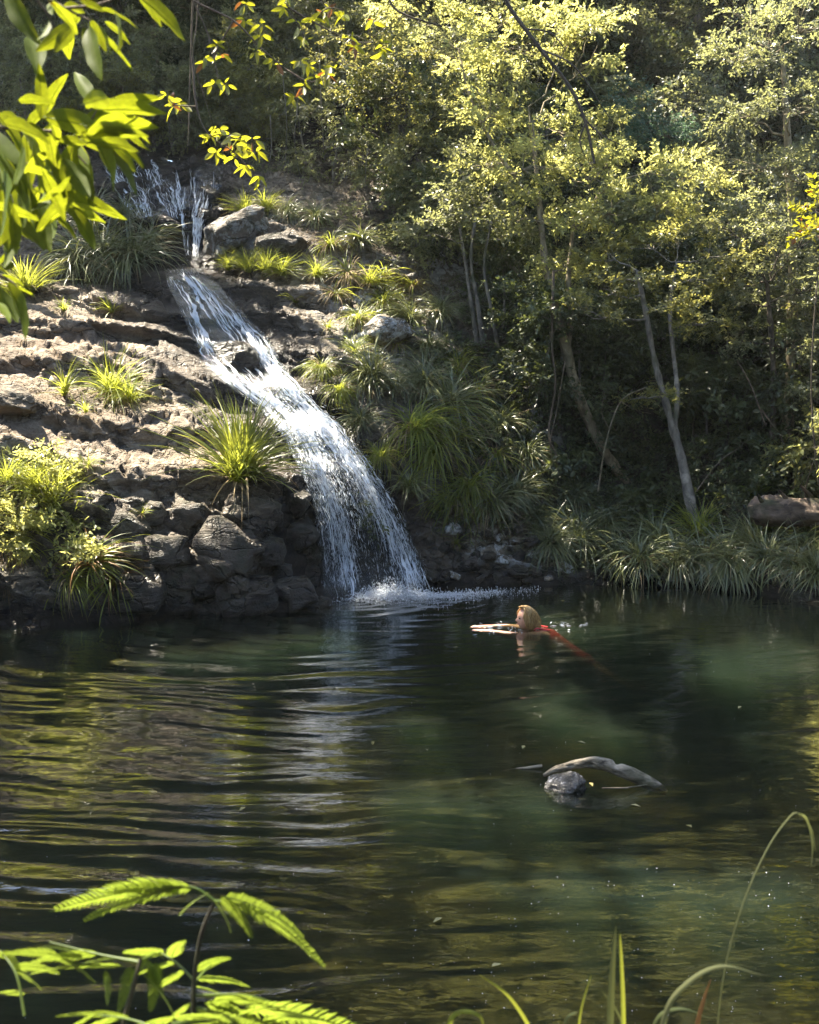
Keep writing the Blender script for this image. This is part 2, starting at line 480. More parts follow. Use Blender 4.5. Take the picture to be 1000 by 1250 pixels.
xs = np.concatenate([np.linspace(-9, -5.8, 50)[:-1], np.linspace(-5.8, 6.0, 560), np.linspace(6.0, 9, 46)[1:]])
zs = np.linspace(-1.6, ZC, 380)
rp, rq, ra = terrain_patch(xs, zs, True)
rock_face = obj('rock_face', np_mesh('rock_face', rp, rq, True, attrs=ra), M['rock'])
tag(rock_face, kind='structure')
xs2 = np.linspace(-20, 20, 220)
zs2 = np.concatenate([np.linspace(ZC - 0.05, 14, 110), np.linspace(14.2, 26, 30)])
hp, hq, ha = terrain_patch(xs2, zs2, False)
ha['wet'][:] = ha['wet'] * (hp[:, 2] < 8.0); ha['soil'][:] = np.maximum(ha['soil'], 0.9 * (1 - ha['wet'])); ha['lichen'][:] = 0
hillside = obj('hillside', np_mesh('hillside', hp, hq, True, attrs=ha), M['rock'])
tag(hillside, kind='structure')
BV = BVHTree.FromPolygons([tuple(p) for p in rp], [tuple(q) for q in rq.tolist()])
BVH2 = BVHTree.FromPolygons([tuple(p) for p in hp], [tuple(q) for q in hq.tolist()])
CAMV = Vector((0, 0, CAM_H))
def hit(u, v):
    """the place on the rock face that photo pixel (u, v) looks at, and its normal"""
    d = Vector(ray(u, v)).normalized()
    best = None
    for b in (BV, BVH2):
        r = b.ray_cast(CAMV, d)
        if r[0] is not None and (best is None or r[3] < best[3]): best = r
    if best is None:
        p = Vector(P(u, v, 25.0)); return p, Vector((0, -1, 0.3)).normalized()
    nrm = best[1]
    if nrm.y > 0: nrm = -nrm
    return best[0].copy(), nrm.copy()
def ground_z(x, y):
    """height of the ground below (x, y)"""
    best = None
    for b in (BV, BVH2):
        r = b.ray_cast(Vector((x, y, 40)), Vector((0, 0, -1)))
        if r[0] is not None and (best is None or r[0].z > best): best = r[0].z
    return best if best is not None else 0.0

# ------------------------------------------------------------------ pool bed, near bank
n = NT('pool_bed')
p_ = n.pos()
f1 = n.noise(2.2, 6, 0.6, p_); f2 = n.noise(11, 5, 0.6, p_)
c = n.ramp(f1, [(0.35, (0.045, 0.03, 0.014)), (0.55, (0.14, 0.095, 0.042)), (0.7, (0.25, 0.175, 0.085))])
c = n.mix(0.6, c, n.ramp(f2, [(0.3, 0.4), (0.65, 1.3)]), 'MULTIPLY')
n.surf(n.bsdf(c, 0.9, 0.2, n.bump(f2, 0.8, 0.05)).outputs[0])
M['bed'] = n.m
bx = np.linspace(-11, 11, 150); by = np.linspace(3.0, 16.5, 110)
BX, BY = np.meshgrid(bx, by); q = np.stack([BX.ravel(), BY.ravel(), 0 * BX.ravel()], 1)
depth = 0.60 + 0.80 * sstep(9.5, 13, q[:, 1]) - 0.22 * np.exp(-(((q[:, 0] - 1.0) / 2.2) ** 2 + ((q[:, 1] - 9.3) / 1.6) ** 2)) - 0.3 * np.exp(-(((q[:, 0] - 4.5) / 1.5) ** 2 + ((q[:, 1] - 11.5) / 1.3) ** 2))
depth = depth * sstep(2.5, 4.6, q[:, 1]) + 0.07 * fbm(q * 0.8, 5, 70)
q[:, 2] = -depth
ii = np.arange(len(q)).reshape(len(by), len(bx))
bq = np.stack([ii[:-1, :-1], ii[:-1, 1:], ii[1:, 1:], ii[1:, :-1]], -1).reshape(-1, 4)
tag(obj('pool_bed', np_mesh('pool_bed', q, bq), M['bed']), kind='structure')
bx = np.linspace(-11, 11, 120); by = np.linspace(-8, 3.9, 80)
BX, BY = np.meshgrid(bx, by); q = np.stack([BX.ravel(), BY.ravel(), 0 * BX.ravel()], 1)
q[:, 2] = 0.72 * sstep(3.7, 2.0, q[:, 1] - 0.0 * q[:, 0]) - 0.3 + 0.08 * fbm(q * 1.2, 4, 71) + 0.3 * sstep(2, -3, q[:, 1])
ii = np.arange(len(q)).reshape(len(by), len(bx))
bq = np.stack([ii[:-1, :-1], ii[:-1, 1:], ii[1:, 1:], ii[1:, :-1]], -1).reshape(-1, 4)
one = np.ones(len(q))
near_bank = tag(obj('near_bank', np_mesh('near_bank', q, bq, attrs=dict(soil=one, moss=one * .4, wet=one * 0, lichen=one * 0)), M['rock']), kind='structure')
near_pts = q.copy()
def bank_z(x, y):
    k = np.argmin((near_pts[:, 0] - x) ** 2 + (near_pts[:, 1] - y) ** 2); return float(near_pts[k, 2])

# ------------------------------------------------------------------ water of the pool
n = NT('pool_water')
pw = n.pos(scale=(0.55, 1.5, 1.0))
rip = n.noise(9, 3, 0.5, pw, 0.4)
nm = n.bump(rip, 0.14, 0.02)
fr = n.n('ShaderNodeFresnel'); fr.inputs['IOR'].default_value = 1.5; n.l(nm, fr.inputs['Normal'])
gl = n.n('ShaderNodeBsdfGlossy'); gl.inputs['Roughness'].default_value = 0.015; n.l(nm, gl.inputs['Normal'])
tr = n.n('ShaderNodeBsdfTransparent'); tr.inputs[0].default_value = (0.80, 0.84, 0.72, 1)
df = n.n('ShaderNodeBsdfDiffuse')
murk = n.mix(n.ramp(n.noise(0.35, 3, 0.5, n.pos()), [(0.4, 0.0), (0.65, 1.0)]), (0.010, 0.016, 0.013), (0.016, 0.017, 0.009))
n.l(murk, df.inputs[0])
body = n.mixs(0.25, tr.outputs[0], df.outputs[0])
n.surf(n.mixs(n.math('MULTIPLY', fr.outputs[0], 1.5, True), body, gl.outputs[0]))
M['water'] = n.m
def wave_z(x, y):
    p3 = np.stack([x, y, 0 * x], 1)
    x0, y0 = -0.25, 14.1
    z = 0 * x
    r0 = np.hypot(x - x0, y - y0)
    wr = np.random.default_rng(3)
    warp = 0.30 * vnoise(p3 * np.array([0.5, 0.7, 1]), 80) + 0.10 * vnoise(p3 * np.array([1.6, 2.0, 1]), 81)
    for lam, slope in ((0.62, .030), (0.43, .036), (0.33, .036), (0.26, .032), (0.21, .026), (0.16, .016), (0.37, .03), (0.29, .026)):
        sx = x0 + wr.uniform(-1.0, 0.8); sy = y0 + wr.uniform(-0.2, 0.9)
        r = np.hypot(x - sx, y - sy) + warp * wr.uniform(0.6, 1.3)
        k = 2 * math.pi / lam
        z = z + slope / k * np.sin(k * r + wr.uniform(0, 6.28))
    calm = 0.42 + 1.05 * sstep(1.6, -0.9, x - 0.12 * (y - 6)) * (0.6 + 0.4 * sstep(-4.5, -2, x))
    gust = 0.65 + 0.55 * vnoise(p3 * np.array([0.35, 0.6, 1]), 82)
    near = 0.75 + 0.5 * np.exp(-((r0 - 6.5) / 4.0) ** 2)
    z = z * calm * gust * near
    z = z + 0.010 * np.exp(-(((x + .1) / .75) ** 2 + ((y - 13.9) / .55) ** 2)) * (vnoise(p3 * np.array([7, 9, 1]), 86) + .6 * vnoise(p3 * np.array([17, 20, 1]), 87))
    # small slow swirls near the bank
    z = z + 0.0035 * vnoise(p3 * np.array([2.2, 3.6, 1]), 83) * sstep(9, 5, y) * 0.8 + 0.0012 * vnoise(p3 * np.array([5, 9, 1]), 84)
    return z
wx = np.concatenate([np.linspace(-11, -5.3, 60)[:-1], np.linspace(-5.3, 5.5, 430), np.linspace(5.5, 11, 60)[1:]])
wy = np.concatenate([np.linspace(1.2, 4, 50)[:-1], np.linspace(4, 15.9, 640)])
WX, WY = np.meshgrid(wx, wy)
wz = wave_z(WX.ravel(), WY.ravel())
wv = np.stack([WX.ravel(), WY.ravel(), wz], 1)
ii = np.arange(len(wv)).reshape(len(wy), len(wx))
wq = np.stack([ii[:-1, :-1], ii[:-1, 1:], ii[1:, 1:], ii[1:, :-1]], -1).reshape(-1, 4)
pool_water = tag(obj('pool_water', np_mesh('pool_water', wv, wq), M['water']), kind='structure')

# the water itself: slightly cloudy, so that what lies deep fades and sunbeams show in it
n = NT('pool_depth')
pv = n.n('ShaderNodeVolumePrincipled')
pv.inputs['Color'].default_value = (0.048, 0.074, 0.060, 1); pv.inputs['Absorption Color'].default_value = (0.12, 0.15, 0.08, 1)
pv.inputs['Density'].default_value = 2.4; pv.inputs['Anisotropy'].default_value = 0.2
n.l(pv.outputs[0], n.out.inputs['Volume'])
bm = bmesh.new(); bmesh.ops.create_cube(bm, size=1.0)
for vv in bm.verts: vv.co = (vv.co.x * 21.6, vv.co.y * 13.4 + 9.0, -2.4 if vv.co.z < 0 else -0.022)
me = bpy.data.meshes.new('cloudy_water'); bm.to_mesh(me); bm.free()
tag(obj('cloudy_water', me, n.m), kind='stuff')
# ------------------------------------------------------------------ rocks
def rock_mesh(name, seed, sub=3, rough=0.22, boxy=0.35):
    bm = bmesh.new(); bmesh.ops.create_icosphere(bm, subdivisions=sub, radius=1.0)
    v = np.array([q.co for q in bm.verts]); f = np.array([[q.index for q in fc.verts] for fc in bm.faces]); bm.free()
    d = v / np.linalg.norm(v, axis=1)[:, None]
    box = d / np.abs(d).max(1)[:, None]
    p = d * (1 - boxy) + box * boxy * 0.8
    # planes knocked off
    r = np.random.default_rng(seed)
    for k in range(7):
        nrm = r.normal(size=3); nrm /= np.linalg.norm(nrm); h = r.uniform(0.55, 0.85)
        s = p @ nrm - h
        p = p - np.maximum(s, 0)[:, None] * nrm * 0.85
    p = p * (1 + rough * fbm(d * 1.6 + seed * 3.1, 4, seed)[:, None]) + 0.05 * (fbm(d * 6 + seed, 3, seed + 5, .5, True)[:, None]) * d
    wet = np.zeros(len(p))
    return p, f
def rock_mat(name, wet, soil, lich, moss):
    """the rock material with its masks set to one value"""
    m = M['rock'].copy(); m.name = name
    for nd in list(m.node_tree.nodes):
        if nd.type == 'ATTRIBUTE':
            val = dict(wet=wet, soil=soil, lichen=lich, moss=moss)[nd.attribute_name]
            v = m.node_tree.nodes.new('ShaderNodeValue'); v.outputs[0].default_value = val
            for lk in list(nd.outputs['Fac'].links): m.node_tree.links.new(v.outputs[0], lk.to_socket)
            m.node_tree.nodes.remove(nd)
    return m
M['stone_dry'] = rock_mat('dry_stone', 0.55, 0.25, 0.0, 0.5)  # wet value raised to put the lower face's shade into the colour
M['stone_wet'] = rock_mat('wet_stone', 1.0, 0.0, 0.0, 0.5)
M['stone_lichen'] = rock_mat('lichen_stone', 0.1, 0.0, 1.0, 0.4)
M['stone_damp'] = rock_mat('damp_stone', 0.8, 0.2, 0.12, 0.5)
RK = [np_mesh('stone', *rock_mesh('stone', s, 3, 0.42, 0.55), smooth=True) for s in range(6)]
RKS = {}
def stone(u, v, r_px, mat, sink=0.35, name='stone', parent=None, flat=(1, 1, 1), rot=None, seed=0, y_off=0.0):
    p, nrm = hit(u, v)
    r = r_px * p.y / F
    key = (seed % 6, mat.name)
    if key not in RKS:
        me = RK[seed % 6].copy(); me.materials.clear(); me.materials.append(mat); RKS[key] = me
    o = bpy.data.objects.new(name, RKS[key]); col.objects.link(o)
    c = p + nrm * r * (0.5 - sink) + Vector((0, y_off, 0))
    o.location = c
    o.scale = (r * flat[0], r * flat[1], r * flat[2])
    o.rotation_euler = rot if rot else (rnd.uniform(-.5, .5), rnd.uniform(-.5, .5), rnd.uniform(0, 6.28))
    if parent: o.parent = parent
    return o
# the stones the dark lower face is made of
k = 0
done = []
for tries in range(900):
    u = rnd.uniform(150, 392); v = rnd.uniform(612, 742)
    if v > 748 - max(0, u - 250) * 0.05: continue
    r = rnd.uniform(17, 38) * (0.75 if v < 635 else 1)
    if any(math.hypot(u - a, (v - b) * 1.1) < (r + c) * 0.66 for a, b, c in done): continue
    done.append((u, v, r))
    stone(u, v, r, M['stone_damp'] if (u > 330 or v > 715) else M['stone_dry'], 0.85, parent=rock_face, flat=(1.2, 0.9, 0.95), seed=k, rot=(rnd.uniform(-.3, .3), rnd.uniform(-.35, .35), rnd.uniform(-.4, .4)))
    k += 1
    if k > 62: break
# rubble with pale lichen at the foot of the right cliff, and along the ledges
done = []
for (u0, u1, v0, v1, cnt, rr) in ((525, 690, 645, 708, 52, (5, 13)), (410, 470, 335, 395, 12, (5, 11)), (450, 510, 400, 440, 8, (6, 14)), (610, 680, 480, 620, 12, (5, 10))):
    c0 = 0
    for tries in range(500):
        u = rnd.uniform(u0, u1); v = rnd.uniform(v0, v1); r = rnd.uniform(*rr)
        if any(math.hypot(u - a, v - b) < (r + c) * 0.8 for a, b, c in done): continue
        done.append((u, v, r)); c0 += 1
        stone(u, v, r, M['stone_lichen'] if rnd.random() < .4 else M['stone_damp'], 0.5, parent=rock_face, flat=(1.25, 1, .75), seed=k); k += 1
        if c0 >= cnt: break
def boulder(u, v, ru, rv, mat, label, seed, sink=0.3, y_off=0.0, sub=4, name='boulder', tilt=0.0, boxy=.2, rough=.24):
    p, nrm = hit(u, v)
    m = p.y / F
    pts, f = rock_mesh('boulder', seed, sub, rough, boxy)
    pts = pts * np.array([ru * m, (ru + rv) * .5 * m, rv * m])
    o = obj(name, np_mesh(name, pts, f, True), mat)
    o.location = p + Vector((0, -1, .35)) * (ru * m * (0.5 - sink)) + Vector((0, y_off, 0))
    o.rotation_euler = (0, tilt, 0)
    return tag(o, label, 'rock')
boulder(286, 440, 31, 25, M['stone_wet'], 'dark mossy dome of rock that splits the waterfall in two', 101, 0.34, boxy=.05, rough=.14)
M['stone_spotted'] = rock_mat('spotted_stone', 0.3, 0.1, 0.55, 0.6)
boulder(285, 288, 46, 24, M['stone_spotted'], 'pale lichen-spotted boulder beside the small upper cascade', 103, 0.42, tilt=R(-28))
boulder(348, 302, 34, 18, M['stone_dry'], 'grey ledge boulder under the grasses above the waterfall', 104, 0.3)
boulder(470, 408, 36, 20, M['stone_lichen'], 'whitish boulder on the slope right of the waterfall', 105, 0.25)
M['stone_bare'] = rock_mat('bare_stone', 0.05, 0.0, 0.0, 0.2)
boulder(20, 492, 30, 26, M['stone_bare'], 'square sunlit block at the left edge of the rock slab', 106, 0.25, boxy=.5)
boulder(268, 262, 18, 17, M['stone_wet'], 'black wet block right of the thin upper trickle', 107, 0.5, boxy=.4)
boulder(200, 276, 26, 14, M['stone_wet'], 'black wet ledge below the wide upper trickles', 108, 0.5, boxy=.4)

# ------------------------------------------------------------------ the waterfall
n = NT('white_water')
uvn = n.n('ShaderNodeTexCoord')
mp = n.n('ShaderNodeMapping'); mp.inputs['Scale'].default_value = (15, 2.0, 1); n.l(uvn.outputs['UV'], mp.inputs['Vector'])
f1 = n.noise(1.0, 7, 0.68, mp.outputs[0], 1.1)
mp2 = n.n('ShaderNodeMapping'); mp2.inputs['Scale'].default_value = (5, 1.0, 1); n.l(uvn.outputs['UV'], mp2.inputs['Vector'])
f2 = n.noise(1.0, 3, 0.5, mp2.outputs[0], 0.6)
fac = n.math('ADD', n.math('SUBTRACT', n.math('MULTIPLY', f1, 1.5), 0.45), n.math('MULTIPLY', f2, 0.5))
dens = n.attr('density')
thr = n.math('ADD', fac, n.math('MULTIPLY', dens, 0.40))
alpha = n.ramp(thr, [(0.90, 0.0), (1.10, 0.95)])
wd = n.n('ShaderNodeBsdfDiffuse'); wd.inputs[0].default_value = (0.80, 0.83, 0.88, 1)
wt = n.n('ShaderNodeBsdfTranslucent'); wt.inputs[0].default_value = (0.80, 0.83, 0.88, 1)
wg = n.n('ShaderNodeBsdfGlossy'); wg.inputs['Roughness'].default_value = 0.15
white = n.mixs(0.12, n.mixs(0.4, wd.outputs[0], wt.outputs[0]), wg.outputs[0])
tp = n.n('ShaderNodeBsdfTransparent'); tp.inputs[0].default_value = (0.88, 0.92, 0.95, 1)
fr2 = n.n('ShaderNodeFresnel'); fr2.inputs['IOR'].default_value = 1.33
n.l(n.bump(fac, 0.9, 0.05), fr2.inputs['Normal'])
gg = n.n('ShaderNodeBsdfGlossy'); gg.inputs['Roughness'].default_value = 0.08; n.l(n.bump(fac, 0.9, 0.05), gg.inputs['Normal'])
clear = n.mixs(n.math('MULTIPLY', fr2.outputs[0], 0.22), tp.outputs[0], gg.outputs[0])
n.surf(n.mixs(alpha, clear, white))
M['white_water'] = n.m
n = NT('spray')
wd = n.n('ShaderNodeBsdfDiffuse'); wd.inputs[0].default_value = (0.84, 0.87, 0.92, 1)
wt = n.n('ShaderNodeBsdfTranslucent'); wt.inputs[0].default_value = (0.84, 0.87, 0.92, 1)
wg = n.n('ShaderNodeBsdfGlossy'); wg.inputs['Roughness'].default_value = 0.12
n.surf(n.mixs(0.15, n.mixs(0.4, wd.outputs[0], wt.outputs[0]), wg.outputs[0]))
M['spray'] = n.m

LE = np.array([(207,328),(213,350),(230,385),(243,415),(258,445),(290,474),(325,500),(350,530),(368,562),(385,600),(396,640),(401,690),(402,732)], float)
RE = np.array([(236,328),(262,352),(292,385),(318,412),(336,445),(368,486),(412,525),(443,565),(468,605),(488,640),(505,685),(517,715),(524,732)], float)
MAINS = [(224,332),(262,365),(296,398),(322,430),(345,470),(392,520),(432,568),(462,620),(486,670),(506,722)]
LEFTS = [(213,340),(236,388),(256,432),(276,458),(318,478),(352,512),(380,560),(402,610),(418,660),(424,715)]
CROSS = [(262,440),(272,420),(290,409),(312,416)]
def fall_density(u, v):
    d = 1.15 * np.exp(-(px_dist(u, v, MAINS) / (4.6 + 0.034 * np.maximum(v - 360, 0))) ** 2)
    d = np.maximum(d, 0.95 * np.exp(-(px_dist(u, v, LEFTS) / (3.4 + 0.036 * np.maximum(v - 370, 0))) ** 2))
    d = np.maximum(d, 0.9 * np.exp(-(px_dist(u, v, CROSS) / 5) ** 2))
    d = np.maximum(d, 1.0 * blob(u, v, 352, 498, 34, 30))
    d = np.maximum(d, 0.22 * sstep(480, 570, v))
    d = d - 0.55 * blob(u, v, 452, 690, 24, 46) * sstep(600, 660, v)
    d = d - 0.9 * blob(u, v, 258, 385, 13, 22) - 0.9 * blob(u, v, 286, 438, 24, 17)
    return np.clip(d, 0, 1.2)
NV, NU = 170, 46
sh_u = np.zeros((NV, NU)); sh_v = np.zeros((NV, NU)); sh_p = np.zeros((NV, NU, 3))
for i, v in enumerate(np.linspace(328, 731, NV)):
    a = np.interp(v, LE[:, 1], LE[:, 0]) - 7; b = np.interp(v, RE[:, 1], RE[:, 0]) + 9
    for j in range(NU):
        u = a + (b - a) * j / (NU - 1)
        vv = v - (0 if v < 560 else (j / (NU - 1)) * 0)
        sh_u[i, j], sh_v[i, j] = u, vv
        sh_p[i, j] = hit(u, vv)[0] if vv < 722 else P(u, vv, sh_p[i - 1, j][1] - 0.004)
Y = sh_p[:, :, 1].copy()
for it in range(14):
    Z = np.pad(Y, 1, mode='edge')
    Y = (Z[:-2, 1:-1] + Z[2:, 1:-1] + Z[1:-1, :-2] + Z[1:-1, 2:] + 2 * Y) / 6
Y = np.minimum(Y, sh_p[:, :, 1] + 0.02)
for i in range(1, NV): Y[i] = np.minimum(Y[i], Y[i - 1] + 0.0)
for it in range(3):
    Z = np.pad(Y, 1, mode='edge')
    Y = (Z[:-2, 1:-1] + Z[2:, 1:-1] + Z[1:-1, :-2] + Z[1:-1, 2:] + 2 * Y) / 6
def fall_pts(off):
    pts = np.zeros((NV, NU, 3))
    for i in range(NV):
        for j in range(NU):
            pts[i, j] = P(sh_u[i, j], sh_v[i, j], Y[i, j] - off)
    return pts
falls = empty('waterfall', G(458, 730))
tag(falls, 'white waterfall sliding down the dark rock into the pool', 'waterfall')
FP = fall_pts(0.05)
def at_root(o, root):
    o.parent = root; o.matrix_parent_inverse = Matrix.Translation(-Vector(root.location)); return o
for li, (off, sd) in enumerate(((0.03, 0), (0.10, 1))):
    pts = fall_pts(off)
    bumpn = 0.035 * fbm(pts.reshape(-1, 3) * np.array([5, 5, 2.0]), 3, 300 + sd).reshape(NV, NU)
    pts[:, :, 1] -= bumpn; pts[:, :, 2] += bumpn * 0.5
    t = np.cumsum(np.r_[0, np.linalg.norm(np.diff(FP[:, NU // 2], axis=0), axis=1)])
    w = FP[:, :, 0] - FP[:, NU // 2:NU // 2 + 1, 0]
    uv = np.stack([w + 3.3 * sd + 0 * w, np.repeat(t[:, None], NU, 1) + 7.7 * sd], -1).reshape(-1, 2)
    de = fall_density(sh_u.ravel(), sh_v.ravel()) - (0.0, 0.12, 0.22)[li] - 0.34 * sstep(480, 430, sh_v.ravel())
    jj = np.abs(np.linspace(-1, 1, NU))[None].repeat(NV, 0).ravel()
    rag = fbm(np.stack([np.sign(np.linspace(-1, 1, NU))[None].repeat(NV, 0).ravel() * 5, np.repeat(np.arange(NV), NU) * .11, 0 * jj + sd], 1), 4, 310 + sd)
    de = de - 1.0 * sstep(0.66, 0.98, jj + .22 * rag)
    idx = np.arange(NV * NU).reshape(NV, NU)
    qd = np.stack([idx[:-1, :-1], idx[:-1, 1:], idx[1:, 1:], idx[1:, :-1]], -1).reshape(-1, 4)
    at_root(obj('water_sheet', np_mesh('water_sheet', pts.reshape(-1, 3), qd, True, uv=uv, attrs=dict(density=np.clip(de, -0.5, 1.2))), M['white_water']), falls)
# braided ropes of white water over the sheet
def braid(n_str, seed, FP=FP, sh_u=sh_u, sh_v=sh_v, dens=fall_density, fine=1.0, wtop=True):
    NV, NU = sh_u.shape; wrow = np.ones(NV) if not wtop else np.clip((sh_u[:, -1] - sh_u[:, 0]) / 120, .25, 1) ** 1.3
    r = np.random.default_rng(seed); V, Q = [], []; nv = 0; made = 0
    while made < n_str:
        i0 = r.uniform(0, NV - 12); j0 = r.uniform(1, NU - 2)
        dn = dens(sh_u[int(i0), int(j0):int(j0) + 1], sh_v[int(i0), int(j0):int(j0) + 1])[0]
        if r.uniform() > dn ** 1.5 * wrow[int(i0)]: continue
        made += 1
        low = sstep(120, 240, i0 * 400.0 / NV) if wtop else .3; ln = int(r.uniform(8, 42) * (1 - .55 * low)); w0 = fine * r.gamma(1.6, .0034) * (1 - .45 * low) * (1.25 if dn > .8 else 1.0); lift = abs(r.normal(0, .05)) + .02
        i_ = np.minimum(i0 + np.arange(ln) * 1.0, NV - 1.01)
        if len(i_) < 4: continue
        wan = 2.6 * vnoise(np.stack([np.full(ln, j0 * .33), i_ * .16, np.full(ln, 0.5)], 1), 401) + 1.3 * vnoise(np.stack([np.full(ln, j0 * .8), i_ * .42, np.full(ln, 1.5)], 1), 402) + .5 * vnoise(np.stack([np.full(ln, made * 1.7), i_ * .9, np.full(ln, 2.5)], 1), 403)
        j_ = np.clip(j0 + wan * ((1.0 - .72 * sstep(70, 120, i_)) if wtop else .8), 0.5, NU - 1.6)
        a = i_.astype(int); b = j_.astype(int); fa = (i_ - a)[:, None]; fb = (j_ - b)[:, None]
        p = (FP[a, b] * (1 - fa) + FP[a + 1, b] * fa) * (1 - fb) + (FP[a, b + 1] * (1 - fa) + FP[a + 1, b + 1] * fa) * fb
        bob = vnoise(np.stack([np.full(ln, made * .9), i_ * .35, np.full(ln, 4.5)], 1), 404)
        p = p + np.array([0, -1, .4]) * (lift + .02 * bob)[:, None]
        tan = np.gradient(p, axis=0); tan /= np.linalg.norm(tan, axis=1)[:, None] + 1e-9
        vw = p - np.array([0, 0, CAM_H]); vw /= np.linalg.norm(vw, axis=1)[:, None]
        s = np.cross(tan, vw); s /= np.linalg.norm(s, axis=1)[:, None] + 1e-9
        w = w0 * np.clip(.55 + 1.25 * vnoise(np.stack([np.full(ln, made * 3.3), i_ * .55, np.full(ln, 7.5)], 1), 405), 0.04, 2)
        w = w * np.sin(np.linspace(.12, math.pi - .12, ln)) ** .6
        o = np.cross(s, tan) * w[:, None]
        v = np.stack([p - s * w[:, None], p + o * .8, p + s * w[:, None]], 1).reshape(-1, 3)
        k = np.arange(ln - 1)[:, None] * 3 + nv
        Q.append(np.concatenate([np.stack([k + c, k + c + 1, k + c + 4, k + c + 3], -1).reshape(-1, 4) for c in (0, 1)]))
        V.append(v); nv += len(v)
    return np.concatenate(V), np.concatenate(Q)
v1, q1 = braid(1080, 61)
at_root(tag(obj('water_ropes', np_mesh('water_ropes', v1, q1, True), M['spray']), kind='stuff'), falls)
# drops thrown off the sheet
def ribbon_set(starts, dirs, lens, wids):
    """thin four-sided slivers of water along dirs"""
    dirs = dirs / np.linalg.norm(dirs, axis=1)[:, None]
    view = starts - np.array([0, 0, CAM_H]); view /= np.linalg.norm(view, axis=1)[:, None]
    s = np.cross(dirs, view); s /= np.linalg.norm(s, axis=1)[:, None] + 1e-9
    o = np.cross(s, dirs)
    a = starts; b = starts + dirs * lens[:, None]; m = starts + dirs * (lens * 0.62)[:, None]
    v = np.stack([a, m + s * wids[:, None], m - s * wids[:, None] * .5 + o * wids[:, None] * .8, m - s * wids[:, None] * .5 - o * wids[:, None] * .8, b], 1).reshape(-1, 3)
    k = np.arange(len(starts))[:, None] * 5
    f = np.concatenate([k + np.array([t]) for t in ((0, 1, 2), (0, 2, 3), (0, 3, 1), (4, 2, 1), (4, 3, 2), (4, 1, 3))])
    return v, f
r = np.random.default_rng(5)
N = 8000
ri = r.uniform(0, NV - 8, N * 4); rj = r.uniform(1, NU - 2, N * 4)
ii = ri.astype(int); jj = rj.astype(int)
dn = fall_density(sh_u[ii, jj], sh_v[ii, jj])
keep = r.uniform(0, 1, len(ri)) < (0.10 + 0.9 * dn) * (0.2 + 0.8 * sstep(430, 600, sh_v[ii, jj]))
ii, jj = ii[keep][:N], jj[keep][:N]
st = FP[ii, jj] + (FP[ii, jj + 1] - FP[ii, jj]) * r.uniform(0, 1, (len(ii), 1)) + (FP[ii + 1, jj] - FP[ii, jj]) * r.uniform(0, 1, (len(ii), 1))
di = FP[ii + 6, jj] - FP[ii, jj]; di /= np.linalg.norm(di, axis=1)[:, None]
steep = sstep(540, 660, sh_v[ii, jj])
di = di * (1 - 0.5 * steep[:, None]) + np.array([0.08, 0, -1.0]) * 0.5 * steep[:, None]
di += r.normal(0, 0.28, di.shape)
st[:, 1] -= np.abs(r.normal(0, 0.07, len(st))) + 0.01
st[:, 0] += r.normal(0, 0.03, len(st)); st[:, 2] += np.abs(r.normal(0, 0.04, len(st)))
le = r.gamma(2.0, 0.022, len(st)) + 0.008; wi = r.uniform(0.0008, 0.0030, len(st))
v1, f1_ = ribbon_set(st, di, le, wi)
at_root(tag(obj('spray', np_mesh('spray', v1, f1_, True), M['spray']), kind='stuff'), falls)
# foam and splash where it enters the pool
fm = []
N = 9000
fx = np.concatenate([r.normal(475, 32, N // 2), r.normal(505, 58, N // 2)]); fx = fx[(fx > 396) & (fx < 660)]; N = len(fx)
fv = 729 + r.exponential(2.4, N) * r.choice([-.6, 1], N, p=[.35, .65]) - np.maximum(fx - 525, 0) * .07
c0 = np.array([G(a, max(b, 718)) for a, b in zip(fx, fv)])
c0[:, 2] += r.exponential(0.045, N) * np.exp(-((fx - 480) / 45) ** 2) + 0.003
v1, f1_ = ribbon_set(c0, np.stack([r.normal(0, .4, N), r.normal(0, .2, N), np.abs(r.normal(0, 1, N)) + .1], 1), r.gamma(2, .007, N) + .004, r.gamma(2, .0017, N) + .001)
at_root(tag(obj('foam', np_mesh('foam', v1, f1_, True), M['spray']), kind='stuff'), falls)
# black broken ledges the trickles run over
for (_u, _v, _r) in ((150,212,15),(172,226,15),(196,238,14),(222,222,16),(256,236,15),(140,232,13),(206,212,14),(236,204,14),(182,200,14),(160,246,13),(224,262,11),(250,262,12)):
    stone(_u, _v, _r, M['stone_wet'], .52, parent=rock_face, flat=(1.3, 1, .8), seed=int(_u)); 
# thin trickles over the black ledges above
trick = empty('trickle', hit(235, 305)[0])
tag(trick, 'thin upper cascade trickling in strands over the black ledges', 'waterfall')

